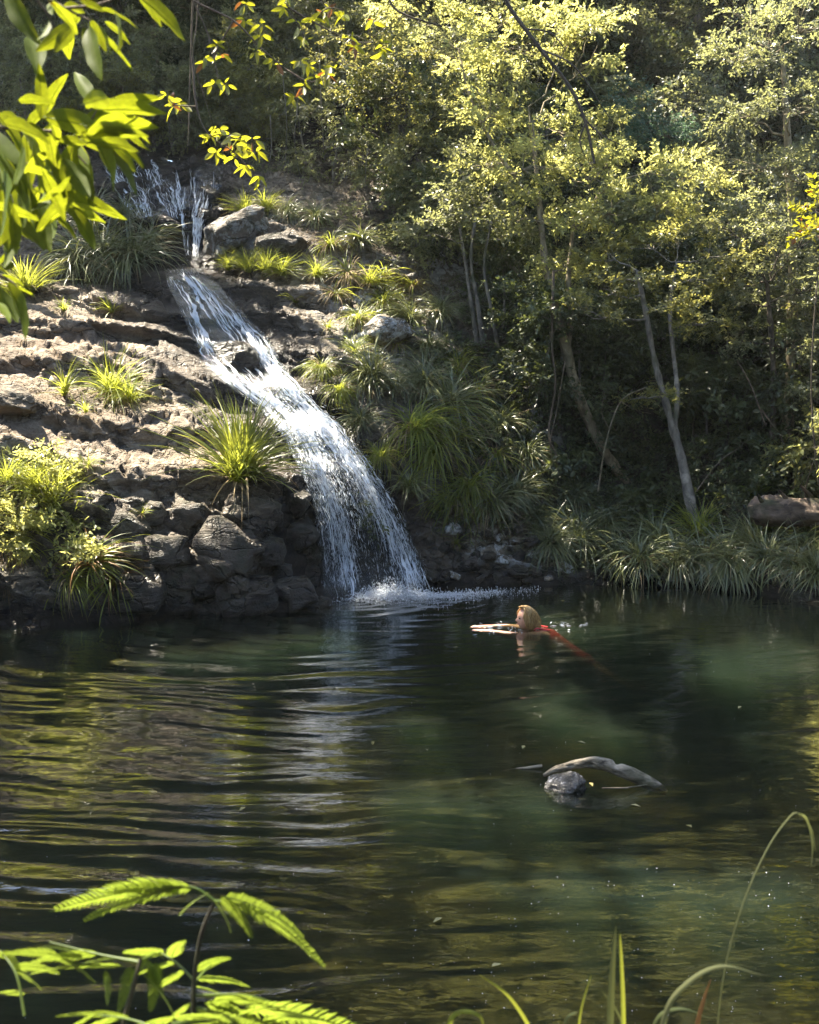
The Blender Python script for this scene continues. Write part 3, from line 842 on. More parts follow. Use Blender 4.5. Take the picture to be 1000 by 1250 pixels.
_sr = random.Random(12)
LINES_A = []
for _k in range(15):
    _u = _sr.uniform(124, 206); _v = _sr.uniform(190, 230) + max(0, (_u - 170) * .12); _l = _sr.uniform(20, 46)
    LINES_A.append([(_u, _v), (_u + _l * .2 + _sr.uniform(-4, 4), _v + _l * .35), (_u + _l * .45 + _sr.uniform(-5, 5), _v + _l * .6), (_u + _l * .5 + _sr.uniform(-4, 6), _v + _l)])
LINES_A += [[(128,192),(150,212),(168,238),(178,250)], [(150,190),(182,208),(204,232),(210,246)], [(212,206),(214,232),(208,248),(190,262),(176,264)]]
LINES_B = [[(262,210),(250,226),(242,246),(241,262),(238,284),(236,312)], [(232,205),(240,222),(246,240)], [(266,228),(252,242),(244,252)], [(226,228),(224,246),(222,262)], [(250,246),(246,268),(240,280)], [(244,282),(228,284)]]
def line_density(lines, w):
    def f(u, v):
        d = np.zeros(len(u))
        for l in lines: d = np.maximum(d, np.exp(-(px_dist(u, v, l) / w) ** 2))
        return d * .95
    return f
def cascade_grid(L, R_, nv, nu):
    L = np.array(L, float); R_ = np.array(R_, float); su = np.zeros((nv, nu)); sv = su.copy(); pp = np.zeros((nv, nu, 3))
    for i, v in enumerate(np.linspace(L[0, 1], L[-1, 1], nv)):
        a = np.interp(v, L[:, 1], L[:, 0]); b = np.interp(v, R_[:, 1], R_[:, 0])
        for j in range(nu):
            su[i, j] = a + (b - a) * j / (nu - 1); sv[i, j] = v; pp[i, j] = hit(su[i, j], v)[0]
    Yg = pp[:, :, 1].copy()
    for it in range(3):
        Z = np.pad(Yg, 1, mode='edge'); Yg = (Z[:-2, 1:-1] + Z[2:, 1:-1] + Z[1:-1, :-2] + Z[1:-1, 2:] + 2 * Yg) / 6
    Yg = np.minimum(Yg, pp[:, :, 1]) - .05
    out = np.array([[P(su[i, j], sv[i, j], Yg[i, j]) for j in range(nu)] for i in range(nv)])
    return su, sv, out
for (L, R_, lines, w, cnt, sd) in (([(118,186),(126,205),(140,232),(160,268)], [(206,186),(216,205),(224,235),(228,268)], LINES_A, 1.4, 260, 71), ([(218,200),(220,235),(222,270),(226,314)], [(272,200),(270,235),(254,270),(248,314)], LINES_B, 1.5, 150, 72)):
    su, sv, out = cascade_grid(L, R_, 60, 40)
    df_ = line_density(lines, w)
    t = np.cumsum(np.r_[0, np.linalg.norm(np.diff(out[:, 20], axis=0), axis=1)])
    uv = np.stack([out[:, :, 0] + sd, np.repeat(t[:, None], 40, 1) + sd], -1).reshape(-1, 2)
    idx = np.arange(60 * 40).reshape(60, 40); qd = np.stack([idx[:-1, :-1], idx[:-1, 1:], idx[1:, 1:], idx[1:, :-1]], -1).reshape(-1, 4)
    at_root(obj('water_sheet', np_mesh('water_sheet', out.reshape(-1, 3), qd, True, uv=uv, attrs=dict(density=df_(su.ravel(), sv.ravel()) - .3)), M['white_water']), trick)
    v1, q1 = braid(cnt, sd, out, su, sv, df_, .6, False)
    at_root(tag(obj('water_ropes', np_mesh('water_ropes', v1, q1, True), M['spray']), kind='stuff'), trick)
# ------------------------------------------------------------------ plant generators
def unit(a): return a / (np.linalg.norm(a, axis=-1, keepdims=True) + 1e-9)
def tube(pts, rad, sides=6):
    pts = np.asarray(pts, float); rad = np.asarray(rad, float)
    tang = unit(np.gradient(pts, axis=0))
    ref = np.where(np.abs(tang[:, 2:3]) > 0.9, np.array([[1.0, 0, 0]]), np.array([[0, 0, 1.0]]))
    a = unit(np.cross(tang, ref)); b = np.cross(tang, a)
    for i in range(1, len(pts)):                      # keep the rings from twisting
        a[i] = a[i - 1] - tang[i] * (a[i - 1] @ tang[i]); a[i] /= np.linalg.norm(a[i]) + 1e-9; b[i] = np.cross(tang[i], a[i])
    th = np.linspace(0, 2 * math.pi, sides, endpoint=False)
    v = (pts[:, None] + rad[:, None, None] * (np.cos(th)[None, :, None] * a[:, None] + np.sin(th)[None, :, None] * b[:, None])).reshape(-1, 3)
    i = np.arange(len(pts) - 1)[:, None] * sides; j = np.arange(sides)[None]; j2 = (j + 1) % sides
    q = np.stack([i + j, i + j2, i + sides + j2, i + sides + j], -1).reshape(-1, 4)
    return v, q
def wob(a, b, n_, amp, r, sag=0.0):
    """a wobbly run of points from a to b"""
    a = np.asarray(a, float); b = np.asarray(b, float)
    t = np.linspace(0, 1, n_)[:, None]
    L = np.linalg.norm(b - a)
    w = r.normal(0, 1, (n_, 3)).cumsum(0); w = w - t * w[-1]; w[0] = 0
    p = a + (b - a) * t + w * amp * L / math.sqrt(n_) + np.array([0, 0, 1.0]) * sag * L * np.sin(t * math.pi)
    return p
def smooth_path(pts, per=5):
    """Catmull-Rom through pts"""
    p = np.asarray(pts, float); p = np.vstack([2 * p[0] - p[1], p, 2 * p[-1] - p[-2]])
    out = []
    for i in range(1, len(p) - 2):
        for t in np.linspace(0, 1, per, endpoint=False):
            a, b, c, d = p[i - 1:i + 3]
            out.append(0.5 * ((2 * b) + (c - a) * t + (2 * a - 5 * b + 4 * c - d) * t * t + (3 * b - a - 3 * c + d) * t ** 3))
    out.append(p[-2])
    return np.array(out)
def leaf_quads(pos, dirs, nrm, L, W):
    """pointed leaves: base, side, tip, side, slightly folded along the midrib"""
    side = unit(np.cross(dirs, nrm)); up = np.cross(side, dirs)
    mid = pos + dirs * (L * 0.45)[:, None]
    tip = pos + dirs * L[:, None] - up * (L * 0.10)[:, None]
    v = np.stack([pos, mid + side * W[:, None] + up * (W * 0.25)[:, None], tip, mid - side * W[:, None] + up * (W * 0.25)[:, None]], 1).reshape(-1, 3)
    return v, np.arange(len(pos) * 4).reshape(-1, 4)
def spray_leaves(tw_p, tw_d, tw_l, per, L, W, r, droop=0.15, flat=0.6):
    """leaves set along twigs"""
    n_ = len(tw_p)
    t = (np.arange(per) + 0.6) / per
    p = tw_p[:, None] + tw_d[:, None] * (tw_l[:, None] * t[None])[..., None]
    sagv = -droop * (tw_l[:, None] * t[None] ** 2)
    p[..., 2] += sagv
    sgn = np.where((np.arange(per) % 2) == 0, 1.0, -1.0)
    nb = unit(np.array([0, 0, 1.0]) * flat + r.normal(0, 0.45, (n_, 3)))
    side = unit(np.cross(tw_d, nb))
    d = tw_d[:, None] * 0.65 + side[:, None] * sgn[None, :, None] * 0.8 + r.normal(0, 0.3, (n_, per, 3))
    d[..., 2] -= droop * 0.9
    d = unit(d)
    nn = nb[:, None] + r.normal(0, 0.35, (n_, per, 3))
    sz = r.uniform(0.45, 1.35, (n_, per))
    return leaf_quads(p.reshape(-1, 3), d.reshape(-1, 3), nn.reshape(-1, 3), (L * sz).ravel(), (W * sz).ravel())
def pad_twigs(c, rad, n_tw, r, clumps=None, tl=0.22, up=0.2):
    """twigs of one pad of foliage, gathered in clumps so that gaps stay between them"""
    c = np.asarray(c, float); rad = np.asarray(rad, float)
    k = clumps or max(4, int(n_tw / 14))
    d = unit(r.normal(0, 1, (k, 3))); d[:, 2] = d[:, 2] * 0.8 + 0.2
    cc = d * (r.uniform(0.25, 1.0, (k, 1)) ** 0.5)
    w = r.integers(0, k, n_tw)
    pts = cc[w] + r.normal(0, 1, (n_tw, 3)) * np.array([0.21, 0.21, 0.13])
    p = c + pts * rad
    dr = unit(pts * rad) * 0.8 + r.normal(0, 0.45, (n_tw, 3)) + np.array([0, 0, up])
    return p, unit(dr), r.uniform(0.6, 1.3, n_tw) * tl, c + cc * rad
def build_tree(name, label, cat, base, trunks, pads, leafmat, bark, group=None, leaf=(0.055, 0.013), per=9, dens=1.0, tl=0.22, droop=0.15, seed=0, split=True, flat=0.6, br=0.016):
    """trunks: list of (points, r0, r1); pads: list of (centre, radii, n_twigs). Everything in place coordinates."""
    r = np.random.default_rng(seed + 1000)
    root = empty(name, base)
    tag(root, label, cat, group)
    off = np.asarray(base, float)
    allp = []
    for (pts, r0, r1) in trunks:
        pth = smooth_path(pts, 5) if len(pts) > 2 else wob(pts[0], pts[1], 8, .03, r)
        mb = MB(); rad = np.linspace(r0, r1, len(pth)) * (1 + 0.12 * r.normal(0, 1, len(pth)))
        v, q = tube(pth - off, np.maximum(rad, .004), 7); mb.add(v, q)
        obj('trunk', mb.mesh('trunk'), bark, root)
        allp.append(np.c_[pth, rad])
    allp = np.concatenate(allp) if allp else np.array([[*off, 0.02]])
    V, Q = [], []
    bb = MB(); lv = MB()
    for (c, rad, n_tw) in pads:
        p, d, l, cc = pad_twigs(c, rad, int(n_tw * dens), r, tl=tl)
        v, q = spray_leaves(p, d, l, per, leaf[0], leaf[1], r, droop, flat)
        lv.add(v - off, q)
        c = np.asarray(c, float)
        dd = np.linalg.norm(allp[:, :3] - c, axis=1) + 0.8 * np.maximum(allp[:, 2] - c[2], 0)
        a = allp[np.argmin(dd)]
        pth = wob(a[:3], c, 8, 0.10, r, sag=-0.04)
        rr = min(a[3] * 0.6, br)
        if split: bb = MB()
        v, q = tube(pth - off, np.linspace(rr, 0.35 * rr, 8), 5); bb.add(v, q)
        for e in cc[:14]:
            v, q = tube(wob(pth[5], e, 5, 0.12, r) - off, np.linspace(rr * .45, 0.0025, 5), 4); bb.add(v, q)
        if split: obj('branch', bb.mesh('branch'), bark, root)
    if bb.n and not split: tag(obj('branches', bb.mesh('branches'), bark, root), kind='stuff')
    if lv.n: obj('crown', lv.mesh('crown', False), leafmat, root)
    return root
def blades(n_, L, W, r, e0=(35, 88), bend=1.2, segs=6, spread=0.06, az=None):
    """strap leaves arching out of one base"""
    az_ = r.uniform(0, 2 * math.pi, n_)
    fav = r.uniform(0, 6.28, 3); pick = r.integers(0, 6, n_); az_ = np.where(pick < 3, fav[pick % 3] + r.normal(0, .45, n_), az_)
    el = np.radians(r.uniform(e0[0], e0[1], n_)); Ls = L * r.uniform(0.35, 1.12, n_); bd = bend * r.uniform(0.5, 1.35, n_)
    ax = np.stack([np.cos(az_), np.sin(az_), 0 * az_], 1)
    rr = spread * np.sqrt(r.uniform(0, 1, n_))
    a2 = r.uniform(0, 6.28, n_)
    p = np.stack([rr * np.cos(a2), rr * np.sin(a2), 0 * rr], 1)
    sd = np.stack([-np.sin(az_), np.cos(az_), 0 * az_], 1)
    tw = r.normal(0, 0.25, n_)
    V = []
    for k in range(segs + 1):
        t = k / segs
        w = W * (0.75 + 0.25 * min(1, t * 4)) * (1 - t ** 2.2) + 0.0006
        s2 = sd * np.cos(tw * t * 3)[:, None] + np.array([0, 0, 1.0]) * np.sin(tw * t * 3)[:, None]
        V.append(np.stack([p + s2 * w, p - s2 * w], 1))
        e = el - bd * t
        p = p + (ax * np.cos(e)[:, None] + np.array([0, 0, 1.0]) * np.sin(e)[:, None]) * (Ls / segs)[:, None]
    V = np.stack(V, 1)                                # n, segs+1, 2, 3
    m = (segs + 1) * 2
    b = (np.arange(n_) * m)[:, None]
    k = np.arange(segs)[None] * 2
    q = np.stack([b + k, b + k + 1, b + k + 3, b + k + 2], -1).reshape(-1, 4)
    return V.reshape(-1, 3), q
def tuft_proto(n_, L, W, e0, bend, dry, mat, seed, spread=.06, drymat=None, drybend=1.8):
    r = np.random.default_rng(seed)
    v, q = blades(n_, L, W, r, e0, bend, spread=spread)
    root = bpy.data.objects.new('grass_tussock', None)
    me = np_mesh('blades', v, q, True); me.materials.append(mat)
    me2 = None
    if dry:
        v, q = blades(dry, L * 0.85, W * 0.8, r, (5, 60), drybend, spread=spread)
        me2 = np_mesh('dry_blades', v, q, True); me2.materials.append(drymat or M['blade_dry'])
    return me, me2
TP = {'erect': tuft_proto(460, 1.0, 0.0075, (38, 88), 1.0, 26, M['blade'], 1, .10),
      'erect2': tuft_proto(280, 1.0, 0.0085, (30, 86), 1.25, 30, M['blade'], 2, .10),
      'small': tuft_proto(60, 1.0, 0.016, (35, 85), 1.1, 8, M['blade'], 3, .08),
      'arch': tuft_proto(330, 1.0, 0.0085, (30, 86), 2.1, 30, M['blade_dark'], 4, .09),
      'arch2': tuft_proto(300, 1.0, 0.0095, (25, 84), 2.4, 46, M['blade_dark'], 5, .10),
      'hang': tuft_proto(280, 1.0, 0.0075, (0, 75), 2.5, 45, M['blade'], 6, .08, drybend=2.4),
      'dry': tuft_proto(60, 1.0, 0.012, (10, 70), 2.3, 110, M['blade'], 7, .08, drybend=2.3),
      'rusty': tuft_proto(60, 1.0, 0.014, (-5, 60), 1.5, 50, M['blade'], 8, .08, M['blade_red'], 1.5)}
_tp = [('erect', 460, .0075, (38, 88), 1.0, 40, 'blade', .10, 1.8), ('erect2', 240, .0085, (25, 86), 1.35, 50, 'blade', .12, 1.8), ('small', 44, .016, (30, 85), 1.2, 12, 'blade', .08, 1.8), ('arch', 280, .0085, (24, 86), 2.2, 60, 'blade_dark', .11, 2.0), ('arch2', 340, .0085, (30, 84), 2.2, 30, 'blade_dark', .09, 1.8), ('hang', 330, .0075, (0, 70), 2.3, 60, 'blade', .10, 2.4), ('dry', 80, .011, (10, 75), 2.0, 130, 'blade', .09, 2.3), ('rusty', 70, .013, (-5, 60), 1.6, 60, 'blade', .09, 1.6)]
TP2 = {k: tuft_proto(a, 1.0, w, e, bd, dr, M[m], 40 + i, sp, M['blade_red'] if k == 'rusty' else None, db) for i, (k, a, w, e, bd, dr, m, sp, db) in enumerate(_tp)}
def tussock(u, v, size, kind, label, group=None, y=None, lean=0.2, sx=1.0):
    if y is None:
        p, nrm = hit(u, v)
    else: p, nrm = Vector(P(u, v, y)), Vector((0, -1, .5))
    root = empty('grass_tussock', p + nrm * 0.02, rnd.uniform(0, 6.28))
    tag(root, label, 'grass', group)
    size *= 1.4
    root.scale = (size * sx * rnd.uniform(.85, 1.2), size * sx * rnd.uniform(.85, 1.2), size * rnd.uniform(.9, 1.08))
    root.rotation_euler = (rnd.uniform(-.1, .1), rnd.uniform(-.1, .1), rnd.uniform(0, 6.28))
    # lean out from the rock
    q = Euler((lean + 0.1 + rnd.uniform(-.12, .2), rnd.uniform(-.2, .2), 0)).to_quaternion()
    root.rotation_euler = (q @ root.rotation_euler.to_quaternion()).to_euler()
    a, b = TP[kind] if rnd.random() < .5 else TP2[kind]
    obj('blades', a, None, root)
    if b: obj('dry_blades', b, None, root)
    return root
# ------------------------------------------------------------------ tussocks, one by one
TUSS = [
 (292,585,.80,'erect','large bright green tussock growing on the rock just left of the waterfall'),
 (140,480,.52,'erect2','yellow-green tussock in the middle of the sunlit rock slab'),
 (160,492,.30,'erect2','shorter tussock touching the right side of the slab\'s middle clump'),
 (80,482,.34,'small','sparse upright grass on the slab near the square sunlit block'),
 (104,505,.20,'small','low yellow grass in a crack below the slab\'s middle clump'),
 (138,380,.25,'small','small lone tuft at the top of the slab in shade'),
 (78,380,.20,'small','little tuft at the sunlit upper edge of the slab'),
 (34,362,.48,'erect','fine green tussock at the upper left behind the big leaves'),
 (96,330,.72,'arch','shaded tussock on the terrace above the slab, leftmost of its mass'),
 (128,330,.76,'arch','shaded tussock in the middle of the mass above the slab'),
 (165,326,.72,'arch2','shaded round tussock next to the small upper cascade'),
 (186,304,.55,'arch','tussock overhanging the black ledge of the upper cascade'),
 (112,275,.6,'arch','dim tussock behind the terrace grasses, under the big leaves'),
 (150,272,.5,'arch','dim tussock just below the wide upper trickles'),
 (40,600,.42,'erect2','sunlit tussock on the left bank below the square block'),
 (62,625,.50,'erect','dense yellow-green tussock on the left bank above the dangling roots'),
 (22,660,.48,'hang','tussock hanging at the left edge over the water'),
 (92,640,.34,'erect2','small tussock right of the dense left bank clump'),
 (112,690,.50,'rusty','rusty-tipped tussock sprawling over the dark lower face'),
 (142,705,.46,'rusty','rust-coloured sprawling tussock nearest the pool on the left'),
 (90,712,.44,'hang','drooping tussock just above the pool on the left bank'),
 (172,628,.13,'small','tiny tuft alone on the dark lower face'),
 (10,590,.35,'erect2','tussock cut by the left edge above the dangling roots'),
 (108,570,.20,'small','small tuft under the overhanging ledge on the left'),
 (300,262,.34,'erect2','upright grass on top of the lichen-spotted boulder'),
 (326,258,.36,'erect2','grass clump in the middle of the upper ledge row'),
 (352,262,.34,'arch','grass clump third along the upper ledge row'),
 (386,270,.40,'arch2','arching grass at the right end of the upper ledge row'),
 (280,330,.30,'erect2','green grass at the foot of the lichen-spotted boulder'),
 (304,331,.32,'erect','green grass filling the shelf above the main cascade'),
 (326,332,.32,'erect','green grass on the shelf right of the shelf clump'),
 (346,334,.28,'erect2','green grass at the right end of the shelf'),
 (404,302,.42,'dry','straw-coloured hanging tussock below the upper ledge row'),
 (424,338,.46,'dry','pale dry tussock drooping over the rocks right of the shelf'),
 (386,338,.30,'erect2','green tuft on the lichen rubble'),
 (360,368,.22,'small','bright tuft on bare rock right of the cascade'),
 (400,402,.18,'small','lone bright tuft in the lichen rubble'),
 (394,452,.34,'hang','limp tuft hanging on the rock right of the dense white water'),
 (408,362,.30,'dry','thin straw tuft below the shelf'),
 (436,392,.32,'hang','tuft hanging above the whitish boulder'),
 (440,300,.42,'arch2','dim arching tussock under the tangled shrubs'),
 (466,340,.42,'dry','dry tussock on the slope below the tangled shrubs'),
 (456,470,.62,'arch','bright-topped tussock below the whitish boulder'),
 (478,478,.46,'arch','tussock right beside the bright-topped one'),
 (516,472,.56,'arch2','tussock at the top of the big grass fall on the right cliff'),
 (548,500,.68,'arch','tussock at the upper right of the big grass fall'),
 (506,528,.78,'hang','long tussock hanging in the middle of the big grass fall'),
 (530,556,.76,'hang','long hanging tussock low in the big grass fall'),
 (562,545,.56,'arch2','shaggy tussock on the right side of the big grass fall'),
 (572,600,.56,'hang','tussock hanging at the bottom of the big grass fall'),
 (604,560,.46,'dry','thin pale tussock right of the big grass fall'),
 (612,525,.46,'arch2','grey-green tussock under the three thin trunks'),
 (598,622,.54,'arch','dark green tussock above the lichen rubble at the waterline'),
 (628,612,.50,'arch','dark tussock right above the rubble, near the big bank clump'),
 (552,612,.50,'hang','tussock right of the waterfall foot, hanging low'),
 (582,480,.40,'dry','dry tussock under the greyish tree'),
 (482,424,.34,'dry','straw tussock right of the whitish boulder'),
 (524,432,.36,'arch2','dim tussock high on the cliff right of the whitish boulder'),
 (556,662,.20,'small','small limp tuft on the dark rock beside the waterfall foot'),
 (642,470,.40,'dry','thin dry tussock left of the pale trunk'),
 (700,672,.62,'arch','big round tussock on the right bank, first from the waterfall'),
 (672,668,.46,'arch2','smaller tussock leaning against the big round bank tussock'),
 (752,690,.55,'arch','tussock at the waterline below the leaning trunk, second group'),
 (780,694,.56,'arch2','broad tussock at the waterline in the middle of the right bank'),
 (800,668,.52,'arch','tussock behind the waterline ones in the middle of the right bank'),
 (826,692,.58,'arch2','tussock at the waterline under the forked tree'),
 (858,690,.56,'arch','tussock at the waterline right of the forked tree'),
 (850,655,.50,'erect2','upright tussock at the foot of the forked tree'),
 (890,690,.56,'arch2','tussock at the waterline below the fallen log\'s end'),
 (918,672,.50,'arch','tussock in front of the fallen log\'s broken end'),
 (938,690,.54,'arch2','long-bladed tussock at the waterline in front of the log'),
 (968,700,.54,'arch','tussock at the waterline below the fallen log'),
 (994,706,.56,'arch2','tussock at the right edge beside the water'),
 (984,672,.46,'arch','tussock just under the fallen log at the right edge'),
 (738,646,.42,'arch2','dim tussock behind the bank row, right of the big round one'),
 (470,372,.40,'hang','green tuft hanging left of the slope\'s dry tussocks'),
 (500,392,.44,'arch2','arching tussock right above the whitish boulder'),
 (540,385,.42,'arch','dark tussock between the whitish boulder and the thin trunks'),
 (505,350,.40,'dry','dry hanging tussock below the sparse shrub'),
 (432,432,.36,'hang','green tuft hanging left of the whitish boulder'),
 (416,480,.34,'hang','thin green tuft on the dark rock above the waterfall\'s bend'),
 (440,520,.40,'arch','dark tussock on the rock just right of the waterfall\'s bend'),
 (462,560,.40,'hang','limp tussock hanging on dark rock close to the fall'),
 (498,600,.46,'arch','dark tussock above the foot of the waterfall'),
 (560,450,.44,'hang','hanging tussock below the three thin trunks'),
 (640,560,.44,'arch2','shaggy tussock left of the wavering vine'),
 (655,640,.40,'arch','tussock above the rubble, left of the big round bank tussock'),
 (450,350,.36,'erect2','upright green tuft under the low drooping shrub'),
 (700,610,.36,'arch','dim tussock at the foot of the pale leaning trunk'),
]
for (u, v, s, k, lab) in TUSS: tussock(u, v, s, k, lab, 'grass tussocks on the rocks and banks')

# ------------------------------------------------------------------ trees with a place of their own in the picture
def pads_px(lst, y, dens=1.0, depth=0.6):
    out = []
    for (u, v, ru, rv, *o) in lst:
        yy = y + (o[0] if o else 0)
        m = yy / F
        a = ru * m; b = rv * m
        out.append((P(u, v, yy), (a, max(a * 0.9, depth), b), int(dens * (34 + 0.040 * ru * rv))))
    return out
def trunk_px(lst, r0, r1): return (np.array([P(u, v, y) for (u, v, y) in lst]), r0, r1)
def root_at(u, v, y): return P(u, v, y)

# pale leaning tree in the middle
pA, _ = hit(766, 590)
build_tree('pale_tree', 'pale-trunked tree leaning left over the pool, its crown lit by the sun', 'tree', pA,
    [trunk_px([(766,594,pA.y+.1),(735,545,pA.y-.3),(706,482,16.6),(692,428,16.5),(681,385,16.5),(668,335,16.6),(662,285,16.7),(656,215,16.9),(648,150,17.1)], .085, .03),
     trunk_px([(692,430,16.5),(697,385,16.6),(694,335,16.8),(702,260,17.0)], .05, .022),
     trunk_px([(656,250,16.8),(610,190,16.8),(575,120,16.8),(560,60,17)], .03, .012), trunk_px([(702,280,17),(740,230,16.8),(790,210,16.6)], .03, .012)],
    pads_px([(600,140,52,34,-.3),(555,70,50,34),(640,60,55,36,.2),(700,30,48,30,.4),(640,205,50,30,-.4),(585,205,42,28,.3),(730,55,40,26,.6),(715,215,48,28,-.2),(690,160,45,30,.3),
             (655,268,50,24,-.3),(795,205,52,22,-.3),(840,225,40,22,-.1),(760,262,52,26,-.4),(690,330,42,20,-.3),(815,262,38,22),(735,170,36,24,.5),(520,15,52,30,.3),(600,20,50,28,.3)], 16.8, 1.25),
    M['leaf_sun'], M['bark_pale'], leaf=(.062, .017), seed=1, per=10)
pB, _ = hit(590, 418)
build_tree('slender_tree', 'three thin grey trunks rising from the cliff under a greyish crown', 'tree', pB,
    [trunk_px([(582,418,pB.y),(576,375,pB.y-.2),(568,320,pB.y-.3),(560,270,pB.y-.3)], .035, .018), trunk_px([(590,420,pB.y-.05),(583,370,pB.y-.25),(575,315,pB.y-.35),(582,255,pB.y-.4)], .038, .018),
     trunk_px([(608,424,pB.y-.1),(599,375,pB.y-.3),(591,325,pB.y-.4),(600,270,pB.y-.4)], .03, .015)],
    pads_px([(530,235,42,24,-.3),(575,262,46,26,-.5),(545,290,40,20,-.6),(612,292,34,18,-.4),(520,270,30,20,-.2),(600,235,38,24,-.1),(560,205,34,20)], pB.y, 1.0),
    M['leaf_grey'], M['bark_grey'], leaf=(.058, .017), seed=2)
pC, _ = hit(850, 652)
yC = pC.y
build_tree('forked_tree', 'forked grey tree standing among the bank grasses with layered sprays', 'tree', pC,
    [trunk_px([(852,655,yC),(842,610,yC+.1),(832,560,yC+.2),(818,510,yC+.2),(806,468,yC+.2),(796,425,yC+.2),(788,380,yC+.2),(778,330,yC+.2)], .075, .028),
     trunk_px([(824,520,yC+.2),(827,480,yC+.25),(822,430,yC+.3),(818,380,yC+.4),(826,320,yC+.4)], .042, .02)],
    pads_px([(760,340,50,16,-.2),(715,383,34,13,-.5),(800,375,46,18,-.3),(850,340,46,22,-.1),(745,310,40,16,.1),(830,290,48,22,.3),(790,300,36,18,.2),(885,310,40,22,.2),(780,485,36,10,-.3),(865,395,36,22,0),(735,352,30,12,-.4)], yC + .3, 1.1),
    M['leaf_mid'], M['bark_grey'], leaf=(.055, .017), seed=3, flat=1.2)
build_tree('leaning_trunk', 'thin dark trunk leaning left behind the pale tree', 'tree', hit(684, 402)[0],
    [trunk_px([(686,404,hit(684,402)[0].y),(660,365,17.6),(638,340,17.6),(618,318,17.7),(600,296,17.8)], .05, .028)], pads_px([(605,300,26,16)], 17.7), M['leaf_mid'], M['bark_grey'], seed=4)
# right side wall of trees
def leafy(label, base_uv, y, pads, mat, seed, leaf=(.055, .015), dens=1.0, name='leafy_tree', cat='tree', bark='bark_dark', trunk_r=.07, group=None, top=None, per=9, flat=.6, droop=.15):
    b = P(*base_uv, y) if True else None
    gz = ground_z(b[0], b[1])
    if b[2] - gz > 0.02: b[2] = gz
    c0 = np.mean([p[0] for p in pads], 0) if top is None else P(*top, y)
    mid = (b + c0) / 2 + np.array([.15 * math.sin(seed * 7), .1, 0])
    return build_tree(name, label, cat, b, [(np.array([b, mid, c0]), trunk_r, trunk_r * .35)], pads, M[mat], M[bark], group, leaf=leaf, seed=seed, dens=dens, per=per, flat=flat, droop=droop)
leafy('tall fine-leaved tree filling the right edge at the top', (960,560), 16.6, pads_px([(930,60,60,40),(985,30,50,40,-.3),(900,130,44,34,.2),(965,130,56,40,-.2),(920,200,50,34),(985,215,50,40,-.3),(905,20,40,30,.5),(880,75,34,26,.6)], 16.4, 1.2), 'leaf_grey', 11, top=(955,60), trunk_r=.09, bark='bark_pale')
leafy('grey-green tree on the right between the tall one and the dark shrubs', (940,560), 16.2, pads_px([(900,270,46,34,.2),(955,300,50,36,-.2),(880,340,42,28),(930,375,50,30,-.1),(985,350,44,36,-.4),(895,415,36,22,.2),(965,420,44,24,-.2),(985,280,36,26,-.5)], 16.2, 1.15), 'leaf_grey', 12)
leafy('soft blue-green tree behind the sunlit crown', (810,330), 20.0, pads_px([(770,125,34,24),(800,150,36,24,-.2),(820,165,30,18,-.3),(780,165,34,20)], 20.0, 1.6), 'leaf_blue', 13, leaf=(.07, .012))
leafy('yellow-lit tree high at the top centre', (520,260), 19.5, pads_px([(450,30,56,34),(500,80,50,34,-.3),(470,120,46,30),(540,140,44,30,-.3),(420,75,40,30,.2),(515,180,36,22,-.4)], 19.2, 1.2), 'leaf_mid', 14)
leafy('bright-leaved sapling at the right edge above the fallen log', (1002,640), 14.6, pads_px([(990,545,20,16),(1006,530,20,16),(1004,556,18,14)], 14.4, .5), 'leaf_sun', 15, name='sapling', trunk_r=.015, leaf=(.075, .02))
leafy('yellowish sapling leaning in at the right edge high up', (1020,420), 14.6, pads_px([(1000,255,16,18),(1008,285,18,12)], 14.4, .5), 'leaf_gold', 16, name='sapling', trunk_r=.015, leaf=(.09, .026))
# sunlit little bush beyond the big leaves
leafy('small sunlit bush far behind the big leaves on the left', (55,215), 21.5, pads_px([(30,155,40,12),(75,165,34,12),(95,150,20,10)], 21.5, 1.1), 'leaf_gold', 17, name='bush', cat='shrub', leaf=(.07, .025), trunk_r=.03)
# tangled, vine-hung shrubs above the ledge row
TANG = [((330,235),(300,150),60,48,20.6), ((380,220),(360,120),50,50,20.4), ((420,250),(410,180),52,46,19.8), ((480,280),(470,220),46,44,19.4), ((350,250),(340,205),46,26,20.0), ((520,330),(500,320),30,24,18.6), ((450,300),(440,265),40,20,19.2), ((300,130),(290,80),52,40,22.0), ((380,60),(370,40),60,44,22.5)]
for i, (b, c, ru, rv, y) in enumerate(TANG):
    lab = ['tangled grey shrub hung with dry vines above the upper cascade', 'tall tangled shrub hung with vines at the top left of centre', 'tangled shrub with drooping twigs over the ledge grasses', 'tangled shrub under the yellow-lit tree', 'low tangled shrub right above the upper ledge row',
           'small sparse shrub left of the three thin trunks', 'low drooping shrub over the straw tussocks', 'dim shrub behind the yellow-leaved twigs', 'dim high shrub behind the hanging yellow leaves'][i]
    leafy(lab, b, y, pads_px([(c[0], c[1], ru * .7, rv * .6), (c[0] - ru * .5, c[1] + rv * .35, ru * .5, rv * .5, -.2), (c[0] + ru * .5, c[1] + rv * .3, ru * .5, rv * .5, -.3), (c[0] + 5, c[1] - rv * .5, ru * .55, rv * .4, .2)], y, .95),
          'leaf_grey' if i != 7 else 'leaf_dark', 30 + i, name='tangled_shrub', cat='shrub', bark='bark_grey', trunk_r=.03, group='tangled shrubs above the ledges', droop=.45, leaf=(.06, .013))
